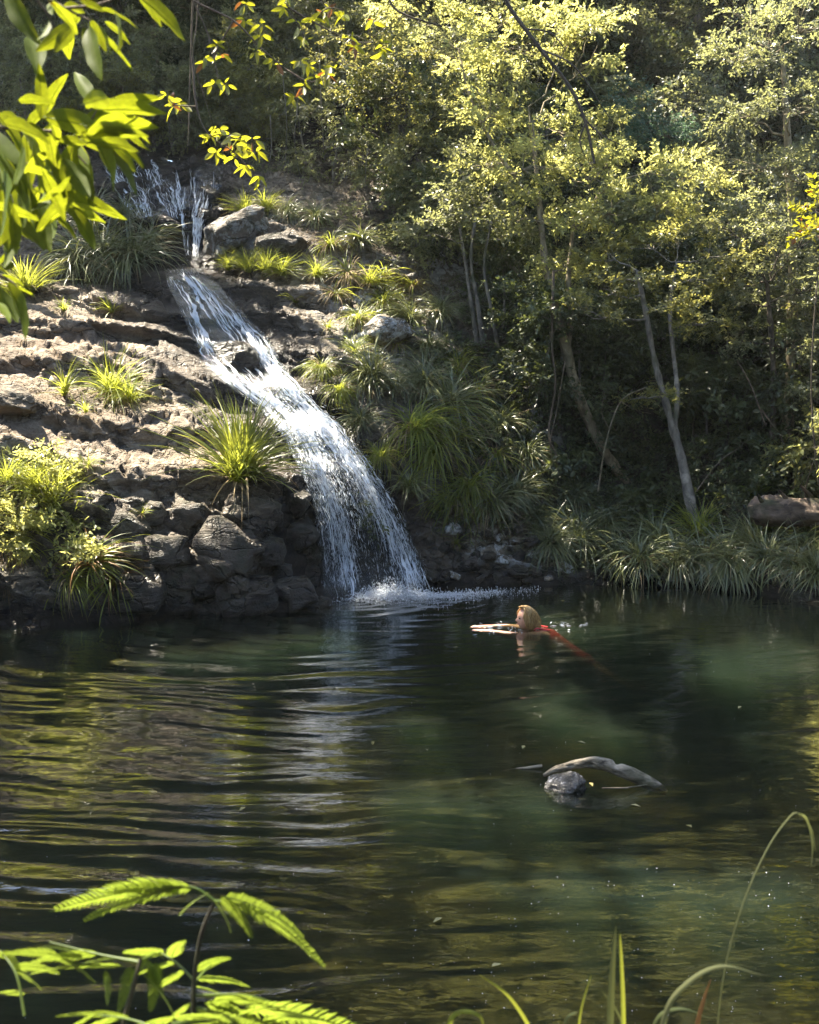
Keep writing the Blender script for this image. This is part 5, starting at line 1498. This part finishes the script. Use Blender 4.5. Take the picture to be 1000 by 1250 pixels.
# glints of disturbed water beside her
r = np.random.default_rng(56); N = 46
c0 = np.array([G(a, b, .006) for a, b in zip(np.r_[r.uniform(575, 640, 30), r.uniform(660, 720, 16)], np.r_[r.normal(768, 3, 30), r.normal(763, 3, 16)])])
v1, f1_ = ribbon_set(c0, np.stack([r.normal(0, 1, N), r.normal(0, .2, N), .05 + 0 * r.normal(0, 1, N)], 1), r.gamma(2, .015, N), r.uniform(.002, .006, N))
tag(obj('splash_drops', np_mesh('splash_drops', v1, f1_, False), M['spray']), kind='stuff')
# ------------------------------------------------------------------ big leaves overhanging at the top left
def big_leaf_mesh(name, L, W, seed, ns=9, wavy=.012, curl=.18):
    """a lance-shaped leaf along +y with a midrib fold, wavy margin and a short stalk"""
    r = np.random.default_rng(seed)
    V, Q = [], []
    cols = 5
    for i in range(ns + 1):
        t = i / ns
        w = W * (math.sin(math.pi * min(1, t * .93 + .05)) ** .75) * (1 - .35 * t) + .0008
        for j in range(cols):
            s = (j - 2) / 2
            z = -curl * L * t * t + abs(s) * w * .35 + wavy * L * 8 * .12 * math.sin(t * 13 + seed + s * 2) * abs(s)
            V.append((s * w, L * (.08 + t * .92), z))
    for i in range(ns):
        for j in range(cols - 1):
            a = i * cols + j; Q.append((a, a + 1, a + cols + 1, a + cols))
    n0 = len(V)
    for k in range(5):                                 # stalk and raised midrib
        t = [0, .08, .4, .75, .98][k]
        for a in range(3):
            an = a * 2.094; rr = L * .009 * (1 - .8 * t)
            tz = -curl * L * max(0, (t - .08) / .92) ** 2
            V.append((rr * math.cos(an), L * t, tz + rr * math.sin(an)))
    for k in range(4):
        for a in range(3):
            Q.append((n0 + k * 3 + a, n0 + k * 3 + (a + 1) % 3, n0 + (k + 1) * 3 + (a + 1) % 3, n0 + (k + 1) * 3 + a))
    me = np_mesh(name, np.array(V), np.array(Q), True)
    return me
BL = []
for s in range(5):
    me = big_leaf_mesh('leaf', 1.0, .15 + .02 * (s % 3), s, curl=.10 + .07 * (s % 3)); me.materials.append(M['leaf_big']); BL.append(me)
GL = []
for s in range(4):
    me = big_leaf_mesh('leaf', 1.0, .2, 20 + s, ns=5, curl=.15); me.materials.append(M['leaf_gold']); GL.append(me)
def leaf_at(meshes, parent, base, tip, roll=0.0, root=Vector((0, 0, 0)), k=0):
    """a leaf from base to tip, both places"""
    a = Vector(base); b = Vector(tip); L = (b - a).length
    o = obj('leaf', meshes[k % len(meshes)], None, parent)
    Y_ = (b - a).normalized(); nz = Vector((rnd.gauss(0, .4), .72 + rnd.gauss(0, .3), .72 + rnd.gauss(0, .25)))
    X_ = Y_.cross(nz).normalized(); Z_ = X_.cross(Y_)
    q = Matrix((X_, Y_, Z_)).transposed().to_quaternion()
    o.rotation_mode = 'QUATERNION'; o.rotation_quaternion = q; o.location = a - root; o.scale = (L, L, L)
    return o
def leaf_branch(label, wood, leaves, meshes, y0, r0=.006, jitter=.18, name='leafy_branch', mat='twig', seed=0):
    """wood: lists of (u, v, y); leaves: (u0, v0, u1, v1[, dy0, dy1]) base and tip in the picture"""
    r = np.random.default_rng(seed + 400)
    base = Vector(P(*wood[0][0])); root = empty(name, base); tag(root, label, 'branch')
    for i, w in enumerate(wood):
        p = smooth_path(np.array([P(*q) for q in w]), 5)
        v, qd = tube(p - np.array(base), np.linspace(r0 if i == 0 else r0 * .6, r0 * .3, len(p)), 6); mb = MB(); mb.add(v, qd)
        obj('stem' if i == 0 else 'twig', mb.mesh('stem'), M[mat], root)
    for k, lf in enumerate(leaves):
        ya = y0 + r.normal(0, jitter); yb = ya + r.normal(-.02, jitter * .28)
        leaf_at(meshes, root, P(lf[0], lf[1], ya), P(lf[2], lf[3], yb), r.uniform(-.9, .9), base, k)
    return root
y1 = 2.7
_r = random.Random(5); XL = []
for k in range(34):                                    # leaves deeper in the same bough
    u = _r.uniform(-25, 95); v = _r.uniform(125, 260); a = _r.uniform(.15, 2.6); L = _r.uniform(48, 92)
    XL.append((u, v, u + L * math.cos(a), v + L * math.sin(a)))
for k in range(10):
    a = _r.uniform(-.7, .7); L = _r.uniform(55, 85); u = _r.uniform(80, 110); v = _r.uniform(130, 185)
    XL.append((u, v, u + L * math.cos(a), v + L * math.sin(a)))
leaf_branch('leafy branch with large glowing leaves reaching in from the left edge', [[(-60,140,y1),(0,155,y1),(60,160,y1),(105,150,y1),(118,135,y1)], [(-40,190,y1),(20,200,y1),(60,195,y1)], [(60,160,y1),(90,185,y1),(105,200,y1)]],
    [(50,150,50,78),(20,125,70,118),(52,148,70,90),(118,133,90,82),(118,135,205,128),(118,135,195,115),(115,132,165,132),(112,138,186,158),(105,140,188,178),(112,140,180,168),(110,150,183,200),(95,158,178,202),(100,150,165,228),(120,170,172,228),
     (95,160,92,235),(90,170,70,260),(85,165,115,225),(60,165,70,215),(40,165,68,205),(30,160,62,200),(0,138,35,150),(0,150,70,165),(60,150,75,165),(55,190,60,238),(40,195,78,255),(20,200,36,280),(0,205,25,300),(10,215,72,308),(50,205,82,268),(70,200,102,260),(90,195,88,262),
     (0,225,5,310),(-10,200,15,280),(-10,170,30,225),(0,180,20,235),(28,175,18,240),(62,185,30,205),(75,205,50,270),(100,128,140,115),(105,135,125,105),(98,200,112,250),(35,215,42,290),(-5,260,22,305),(70,175,108,170),(15,150,50,175),(20,170,48,215),(5,190,40,232),(60,215,66,270)] + XL, BL, y1, seed=1)
leaf_branch('leafy branch with large glowing leaves hanging from the top left corner', [[(-20,-60,2.6),(30,-20,2.6),(80,10,2.6),(110,25,2.6)], [(80,10,2.6),(120,5,2.6),(160,-10,2.6)], [(30,-20,2.6),(60,20,2.6),(70,40,2.6)]],
    [(5,-15,42,50),(38,45,48,75),(95,25,50,62),(95,28,62,65),(100,30,120,85),(105,28,165,80),(110,22,130,62),(115,10,172,22),(160,-12,236,46),(165,-10,200,28),(60,0,95,35),(70,-5,55,10),(85,5,90,50),(108,30,118,92),(125,25,162,50),(100,20,72,40),(140,15,155,62),(75,10,110,8),(95,0,130,12),(60,25,50,55),(120,30,140,66),(85,35,80,62)], BL, 2.6, seed=2)
leaf_branch('low leafy branch with yellow-green leaves at the left edge over the slab', [[(-50,300,2.8),(-10,330,2.8),(15,345,2.8),(25,360,2.8)]],
    [(-5,325,22,300),(0,335,30,345),(5,340,48,412),(15,350,44,360),(-10,330,5,375),(0,350,20,365),(-8,345,28,395),(5,330,20,318),(-15,320,12,332),(10,352,36,372),(-10,365,14,388)], BL, 2.8, seed=3)
# little bright leaves behind the big ones
def scatter_leaves(tips, per, Lp, seed, down=.3):
    r = np.random.default_rng(seed); out = []
    for (u, v) in tips:
        a0 = r.uniform(0, 6.28)
        for k in range(per):
            a = a0 + 6.28 * k / per + r.uniform(-.4, .4); L = Lp * r.uniform(.7, 1.25)
            bu, bv = u + r.normal(0, 2), v + r.normal(0, 2)
            out.append((bu, bv, bu + L * math.cos(a), bv + L * .8 * math.sin(a) + L * down))
    return out
yg = 6.5
leaf_branch('twig of small yellow leaves hanging at the top, left of centre', [[(180,-40,yg),(235,0,yg),(285,25,yg),(320,60,yg),(350,85,yg),(372,100,yg)], [(285,25,yg),(265,60,yg),(262,75,yg)], [(235,0,yg),(255,45,yg),(268,105,yg)], [(350,85,yg),(380,100,yg),(405,85,yg)]],
    scatter_leaves([(300,25),(320,30),(312,62),(318,45),(265,55),(268,68),(262,100),(275,105),(368,75),(375,80),(385,92),(405,82),(400,90),(360,118),(372,105),(252,72),(335,75)], 5, 14, 5), GL, yg, r0=.008, jitter=.1, seed=4)
leaf_branch('twig of small yellow leaves against the dark shrubs, upper centre', [[(300,-40,7.2),(340,0,7.2),(380,25,7.2),(425,48,7.2),(470,60,7.2)], [(380,25,7.2),(400,10,7.2),(420,12,7.2)], [(340,0,7.2),(365,30,7.2),(372,50,7.2)]],
    scatter_leaves([(345,8),(365,28),(372,48),(385,22),(392,15),(405,12),(418,18),(428,45),(432,55),(465,55),(470,62),(350,-5),(300,5),(455,25)], 5, 14, 6), GL, 7.2, r0=.008, jitter=.1, seed=5)
leaf_branch('spray of small greenish-yellow leaves in front of the upper cascade', [[(235,70,8),(240,130,8),(255,165,8),(285,185,8),(312,215,8)], [(255,165,8),(275,165,8),(300,172,8)], [(240,130,8),(215,128,8),(205,120,8)]],
    scatter_leaves([(205,118),(212,130),(220,125),(258,165),(268,158),(280,165),(292,172),(300,180),(312,185),(285,190),(300,205),(315,215),(265,185),(285,175),(308,170)], 5, 15, 7), GL, 8, r0=.009, jitter=.12, seed=6)

# ------------------------------------------------------------------ foreground fern, bottom left
def pinna_mesh(name, L, W, n_=17, seed=0):
    """one toothed side frond: leaflets closely set along an arching rib"""
    r = np.random.default_rng(seed); mb = MB()
    t = np.linspace(0, 1, 12)
    rib = np.stack([.05 * L * np.sin(t * 2.5), L * t, -.22 * L * t ** 2], 1)
    v, q = tube(rib, np.linspace(.010, .003, 12) * L * 1.0, 4); mb.add(v, q)
    for k in range(n_ * 1):
        s = .03 + .95 * k / n_
        c = np.array([np.interp(s, t, rib[:, i]) for i in range(3)])
        w = W * (1 - s) ** .55 * (.55 + .45 * min(1, s * 6)) * r.uniform(.9, 1.1)
        for sg in (-1, 1):
            d = unit(np.array([sg * 1.0, .62, -.12 + r.normal(0, .05)])[None])
            sd = unit(np.cross(d, np.array([[0, 0, 1.0]]))); hw = L / n_ * .5
            a = c; up = np.array([0, 0, 1.0])
            p0 = a - sd[0] * hw * .9; p1 = a + sd[0] * hw * .9; m0 = a + d[0] * w * .6 - sd[0] * hw * .8 + up * .01 * L; m1 = a + d[0] * w * .6 + sd[0] * hw * .6 + up * .01 * L; tp_ = a + d[0] * w
            mb.add(np.array([p0, p1, m1, m0, tp_]), [(0, 1, 2, 3)], [(3, 2, 4)])
    me = mb.mesh(name, False); me.materials.append(M['fern']); return me
PN = [pinna_mesh('pinna', 1.0, .26, 25, s) for s in range(3)]
M['fern_stem'] = bark_mat('fern_stem', (.012, .010, .006), (.04, .035, .02), 30)
def fern_plant(label, stem, fronds, y):
    """stem: pixel path from the ground up; fronds: list of (rib pixel path, [(u0,v0,u1,v1), ...])"""
    gpt = P(*stem[0], y); base = Vector(gpt); root = empty('bracken_fern', base); tag(root, label, 'fern')
    p = smooth_path(np.array([P(u, v, y) for u, v in stem]), 5)
    v, q = tube(p - np.array(base), np.linspace(.0048, .0035, len(p)), 7); mb = MB(); mb.add(v, q); obj('stem', mb.mesh('stem'), M['fern_stem'], root)
    k = 0
    for (rib, pins) in fronds:
        dy = rnd.uniform(-.12, .12)
        pr = smooth_path(np.array([P(u, v, y + dy * i / max(1, len(rib) - 1)) for i, (u, v) in enumerate(rib)]), 5)
        v, q = tube(pr - np.array(base), np.linspace(.003, .0012, len(pr)), 5); mb = MB(); mb.add(v, q)
        fr_o = obj('frond', mb.mesh('frond'), M['fern'], root)
        for (a, b, c, d) in pins:
            A = Vector(P(a, b, y + dy)); B = Vector(P(c, d, y + dy + rnd.uniform(-.06, .02))); L = (B - A).length
            o = obj('pinna', PN[k % 3], None, fr_o); k += 1
            Y_ = (B - A).normalized(); X_ = Y_.cross(Vector((rnd.gauss(0, .25), .8 + rnd.gauss(0, .2), .6))).normalized()
            o.rotation_mode = 'QUATERNION'; o.rotation_quaternion = Matrix((X_, Y_, X_.cross(Y_))).transposed().to_quaternion()
            o.location = A - base; o.scale = (L, L, L)
y = 2.05
fern_plant('tall bright bracken fern in front of the water, its top frond spread wide', [(236,1330),(236,1250),(238,1190),(246,1140),(262,1100)],
    [([(262,1100),(240,1085),(215,1080)], [(215,1080,68,1080),(222,1082,98,1098),(235,1085,130,1068)]),
     ([(262,1100),(290,1100),(310,1105)], [(285,1098,410,1158),(270,1095,312,1138),(262,1100,290,1135),(275,1095,385,1128),(255,1090,215,1108)]),
     ([(238,1200),(250,1185),(258,1178)], [(238,1185,282,1163),(238,1195,308,1192),(238,1205,300,1212)]),
     ([(238,1215),(300,1215),(350,1230)], [(300,1230,480,1246),(260,1222,335,1215),(250,1225,345,1250),(240,1235,330,1240),(235,1225,190,1248)]),
     ([(240,1200),(215,1175),(190,1160)], [(200,1165,150,1150),(215,1175,165,1180),(225,1185,178,1205),(210,1170,225,1135)]),
     ([(240,1230),(300,1245),(380,1262)], [(290,1242,350,1215),(320,1248,400,1228),(350,1255,440,1262),(270,1240,290,1275),(310,1248,340,1285)])], y)
fern_plant('shorter bracken fern at the bottom left corner', [(145,1340),(150,1260),(160,1215),(172,1170)],
    [([(172,1175),(120,1165),(60,1150)], [(172,1172,105,1160),(150,1180,40,1165),(120,1165,35,1158),(100,1165,55,1145),(95,1180,118,1200),(70,1165,10,1152),(130,1185,140,1222),(60,1165,125,1188)]),
     ([(172,1172),(190,1165),(200,1170)], [(180,1168,150,1200),(178,1172,205,1215),(190,1175,182,1230),(160,1180,140,1235),(175,1190,225,1230)]),
     ([(30,1240),(20,1190),(0,1160)], [(20,1190,60,1198),(10,1170,-20,1150),(15,1180,75,1180),(5,1160,30,1190),(28,1215,0,1200)])], 1.95)
fern_plant('bracken fronds low at the bottom edge between the two stems', [(205,1360),(205,1290),(210,1250)],
    [([(210,1250),(260,1245),(300,1240)], [(210,1245,285,1228),(230,1250,350,1245),(215,1245,175,1240),(250,1255,400,1262),(200,1250,150,1260)]),
     ([(208,1262),(160,1245),(110,1238)], [(160,1245,120,1225),(150,1243,95,1245),(130,1240,70,1228),(175,1250,140,1275),(120,1238,60,1258)])], 1.85)

# ------------------------------------------------------------------ foreground grass, bottom right
def blade_px(pts, w, mat, root, name='blade', fold=.3):
    p = smooth_path(np.array([P(*q) for q in pts]), 6); t = np.linspace(0, 1, len(p)); w = w * .68
    tan = unit(np.gradient(p, axis=0)); view = unit(p - np.array([0, 0, CAM_H])); s = unit(np.cross(tan, view)); o_ = np.cross(s, tan)
    ww = (w * (1 - t ** 3) * (.7 + .3 * np.minimum(1, t * 5)) + .0004)[:, None]
    V = np.stack([p - s * ww + o_ * ww * fold, p, p + s * ww + o_ * ww * fold], 1).reshape(-1, 3)
    i = np.arange(len(p) - 1)[:, None] * 3; q = np.concatenate([np.stack([i + a, i + a + 1, i + a + 4, i + a + 3], -1).reshape(-1, 4) for a in (0, 1)])
    return obj(name, np_mesh(name, V - np.array(root.location), q, True), M[mat], root)
root = empty('grass_clump', P(755, 1330, 2.2)); tag(root, 'blurred clump of dark and pale grass blades at the bottom edge, right of centre', 'grass')
for pts, w, m in (([(744,1340,2.2),(745,1250,2.2),(748,1180,2.2),(752,1130,2.2)], .010, 'blade_dark'), ([(762,1340,2.25),(761,1240,2.25),(759,1180,2.25),(757,1140,2.25)], .006, 'blade'),
                  ([(800,1330,2.15),(812,1240,2.15),(840,1200,2.15),(880,1180,2.15),(930,1190,2.15)], .007, 'blade_dark'), ([(845,1330,2.2),(850,1260,2.2),(858,1225,2.2),(868,1195,2.2)], .006, 'blade_red'),
                  ([(690,1340,2.2),(650,1260,2.2),(620,1215,2.2),(585,1190,2.2)], .005, 'blade'), ([(560,1340,2.1),(548,1260,2.1),(560,1236,2.1),(585,1240,2.1),(592,1260,2.1)], .006, 'blade'),
                  ([(790,1330,2.3),(800,1250,2.3),(830,1232,2.3),(870,1245,2.3)], .006, 'blade_dark'), ([(700,1330,2.3),(708,1240,2.3),(722,1190,2.3)], .003, 'blade'), ([(770,1330,2.3),(760,1250,2.3),(735,1210,2.3)], .004, 'blade_dark'), ([(680,1320,2.2),(690,1250,2.2),(705,1235,2.2)], .005, 'blade_dark')):
    blade_px(pts, w, m, root)
root = empty('grass_stalk', P(880, 1300, 2.6)); tag(root, 'single tall grass stalk bending over above the water at the right', 'grass')
blade_px([(870,1330,2.6),(882,1200,2.6),(905,1110,2.6),(935,1040,2.6),(962,1000,2.6),(975,993,2.6),(990,1010,2.6),(996,1040,2.6)], .0022, 'blade_dark', root, 'stalk')
blade_px([(975,993,2.6),(985,1000,2.62),(992,1030,2.62),(990,1060,2.62)], .003, 'blade_dark', root, 'stalk_tip')
# ------------------------------------------------------------------ added trees: unseen leaf clumps placed to shade all but the lit outlines
S = np.array(SUN_TO)
e1 = unit(np.cross(S, np.array([0, 0, 1.0]))[None])[0]; e2 = np.cross(e1, S)
def inpoly(u, v, poly):
    c = False; j = len(poly) - 1
    for i in range(len(poly)):
        (a, b), (d, e) = poly[i], poly[j]
        if (b > v) != (e > v) and u < (d - a) * (v - b) / (e - b) + a: c = not c
        j = i
    return c
LIT = [  # (outline in the photo, depth or None for the ground there, how much of it is in the sun)
 ([(0,345),(70,352),(140,390),(210,420),(262,468),(300,485),(340,505),(366,560),(340,640),(250,650),(150,640),(130,720),(0,765)], None, .93),
 ([(318,452),(368,458),(402,508),(384,524),(350,508),(318,480)], None, .8),
 ([(120,185),(275,185),(275,310),(120,310)], None, .25),
 ([(205,330),(240,330),(320,430),(300,470),(250,430)], None, .1),
 ([(240,245),(480,240),(500,350),(330,345),(240,330)], None, .6),
 ([(430,390),(520,390),(500,500),(430,480)], None, .45),
 ([(240,20),(480,20),(480,240),(240,200)], 20.0, .35),
 ([(500,0),(740,0),(770,60),(740,160),(860,190),(880,250),(800,290),(740,280),(700,340),(640,330),(560,300),(480,200)], 16.7, 1.0),
 ([(440,0),(520,0),(520,190),(440,190)], 19.0, .8),
 ([(700,330),(860,300),(860,380),(700,400)], 16.2, .5),
 ([(860,0),(1000,0),(1000,440),(860,420)], 16.3, .6),
 ([(500,200),(640,200),(620,310),(500,300)], 17.0, .45),
 ([(975,520),(1000,520),(1000,575),(975,570)], 14.4, .8),
 ([(600,730),(740,730),(740,775),(560,775)], 12.2, 1.0),
 ([(180,800),(400,772),(410,780),(260,808)], None, .8),
 ([(560,880),(700,840),(690,860),(600,890),(480,880)], None, .42),
 ([(870,782),(1000,782),(1000,835),(880,830)], None, .35),
 ([(740,885),(960,880),(930,920),(760,905)], None, .25),
 ([(640,640),(700,640),(700,700),(600,700)], None, .12),
 ([(0,0),(330,0),(330,180),(0,200)], 24.0, 1.0),
 ([(0,120),(110,130),(110,175),(0,175)], 21.5, .9),
]
cr = np.random.default_rng(404)
lit_pts, shade_pts = [], []
for v in np.arange(-10, 1252, 9):
    for u in np.arange(-60, 1062, 9):
        frac = 0.0; yy = None
        for poly, d, fr_c in LIT:
            if inpoly(u, v, poly): frac = fr_c; yy = d; break
        if yy is not None: p = P(u, v, yy)
        else:
            d = ray(u, v); p = None
            h_ = hit(u, v)[0]
            if d[2] < 0:
                g_ = G(u, v)
                if g_[1] < h_.y: p = g_
            if p is None: p = np.array(h_)
        # light falls in patches half a metre or so across
        nz = vnoise(np.array([[p @ e1, p @ e2, 0]]) * 1.7, 500)[0] * .6 + vnoise(np.array([[p @ e1, p @ e2, 0]]) * 4.5, 501)[0] * .4
        (lit_pts if nz * .5 + .5 < frac * 1.0 + (.25 if frac > .8 else 0) else shade_pts).append(p)
for w in ((-.7, 2.1, 2.9), (-.55, 2.1, 2.6), (-.6, 2, 3.0), (-.4, 2.0, 1.6), (-.2, 2.0, 1.6), (-.5, 2.0, 1.5), (.4, 2.2, 1.5)): lit_pts.append(np.array(w))
for (u0, u1, v0, v1, yy) in ((235, 480, -10, 115, 6.8), (200, 325, 110, 220, 8.0), (-20, 240, -20, 420, 2.7)):
    for u in range(u0, u1, 14):
        for v in range(v0, v1, 14): lit_pts.append(P(u, v, yy))
lit_pts = np.array(lit_pts); shade_pts = np.array(shade_pts)
def kd2(a):
    k = KDTree(len(a))
    for i, p in enumerate(a): k.insert((p @ e1, p @ e2, 0), i)
    k.balance(); return k
kl = kd2(lit_pts); ks = kd2(shade_pts)
sh2 = np.stack([shade_pts @ e1, shade_pts @ e2], 1)
a0, b0 = sh2.min(0); a1, b1 = sh2.max(0)
clumps = []
step = 0.27
for a in np.arange(a0, a1, step):
    for b in np.arange(b0, b1, step):
        q = (a + cr.normal(0, .05), b + cr.normal(0, .05), 0)
        ds = ks.find(q)[2]; dl = kl.find(q)[2]
        if ds < .35 and dl > .36:
            clumps.append((q[0], q[1], min(.40, max(.2, dl - .1))))
# added trees carry these shading clumps
TALL = [(-5.5, 23.0), (-1.5, 25.5), (2.5, 25.0), (6.0, 23.5), (-8.0, 17.5), (8.2, 17.0)]
groups = [[] for _ in TALL]
for (a, b, rad) in clumps:
    o = e1 * a + e2 * b
    zc = 11.6 + 1.6 * vnoise(np.array([[a, b, 3.3]]) * .5, 77)[0] + cr.uniform(-.5, .5)
    p = o + S * ((zc - o[2]) / S[2])
    # never in the picture itself
    for it in range(12):
        uu, vv = to_px(p)
        if p[1] < 1 or vv < -60: break
        p = p + S * .8
    k = int(np.argmin([math.hypot(p[0] - t[0], (p[1] - t[1])) for t in TALL]))
    groups[k].append((p, rad))
TLAB = ['tall overhanging tree left behind the upper cascade, crown above the picture', 'tall overhanging tree behind the tangled shrubs, crown above the picture', 'tall overhanging tree behind the sunlit crown, leaning over the pool', 'tall overhanging tree in the right-hand wood, leaning over the pool', 'tall tree on the left side of the gully leaning over the water', 'tall tree on the right side of the gully leaning over the water']
for k, g in enumerate(groups):
    if not g: continue
    x, yv_ = TALL[k]; base = np.array([x, yv_, ground_z(x, yv_) - .3])
    r = np.random.default_rng(900 + k)
    root = empty('tall_tree', base); tag(root, TLAB[k], 'tree')
    ctr = np.mean([p for p, _ in g], 0)
    top = np.array([x * .8 + ctr[0] * .2, yv_, max(p[2] for p, _ in g) + .5])
    tp = smooth_path(np.array([base, base * .6 + top * .4 + np.array([.2, 0, 0]), top]), 10)
    mb = MB(); v, q = tube(tp - base, np.linspace(.22, .07, len(tp)), 9); mb.add(v, q); obj('trunk', mb.mesh('trunk'), M['bark_grey'], root)
    bb = MB(); lv = MB()
    # limbs: link each clump to its nearest already-linked point
    P_ = np.array([p for p, _ in g]); order = np.argsort(np.linalg.norm(P_ - top, axis=1))
    node = [tp[int(len(tp) * .75)], tp[-1]]; 
    for i in order:
        p = P_[i]; dd = np.linalg.norm(np.array(node) - p, axis=1); j = int(np.argmin(dd + .0))
        v, q = tube(wob(node[j], p, 4, .08, r) - base, np.linspace(.016, .008, 4), 4); bb.add(v, q); node.append(p)
        n_tw = 14
        rad = g[i][1]
        pp = p + r.normal(0, 1, (n_tw, 3)) * rad * .42; d = unit(r.normal(0, 1, (n_tw, 3)))
        v, q = spray_leaves(pp, d, np.full(n_tw, .25), 7, .15, .045, r, .2, .8); lv.add(v - base, q)
    obj('limbs', bb.mesh('limbs'), M['bark_grey'], root); obj('crown', lv.mesh('crown', False), M['leaf_mid'], root)
print('CANOPY clumps', len(clumps), 'lit', len(lit_pts), 'shade', len(shade_pts))

# look-alikes that stand in the picture are told apart by their order from the left
ORD = ['first', 'second', 'third', 'fourth', 'fifth', 'sixth', 'seventh', 'eighth', 'ninth', 'tenth', 'eleventh', 'twelfth', 'thirteenth', 'fourteenth']
by = {}
for o in sc.objects:
    if o.parent is None and 'label' in o and ('forest tree' in o['label'] or ' bush ' in o['label']) and 'out of the picture' not in o['label']: by.setdefault(o['label'], []).append(o)
for lab, os_ in by.items():
    if len(os_) < 2 or len(os_) > len(ORD): continue
    os_.sort(key=lambda o: to_px(np.array(o.location))[0])
    for k, o in enumerate(os_): o['label'] = lab + ', ' + ORD[k] + ' from the left'

# ------------------------------------------------------------------ thin air in the gully
bm = bmesh.new(); bmesh.ops.create_cube(bm, size=1.0)
me = bpy.data.meshes.new('haze'); bm.to_mesh(me); bm.free()
n = NT('haze'); pv = n.n('ShaderNodeVolumePrincipled')
pv.inputs['Color'].default_value = (0.92, 0.94, 0.88, 1); pv.inputs['Density'].default_value = 0.00042; pv.inputs['Anisotropy'].default_value = 0.45
n.l(pv.outputs[0], n.out.inputs['Volume'])
hz = tag(obj('haze', me, n.m, loc=(0, 38, 22)), kind='stuff'); hz.scale = (64, 124, 52)
bpy.context.view_layer.update()
_mx = max((o.matrix_world @ Vector(c)).z for o in sc.objects if o.type == 'MESH' and o is not hz for c in o.bound_box)
_my = max((o.matrix_world @ Vector(c)).y for o in sc.objects if o.type == 'MESH' and o is not hz for c in o.bound_box)
_mn = min((o.matrix_world @ Vector(c)).z for o in sc.objects if o.type == 'MESH' and o is not hz for c in o.bound_box)
z1 = _mx + 1.5; z0 = _mn - 1.2; hz.location.z = (z0 + z1) / 2; hz.scale.z = z1 - z0
y1_ = _my + 3; hz.location.y = (y1_ - 26) / 2; hz.scale.y = y1_ + 26
print('HAZE', z0, z1, y1_)
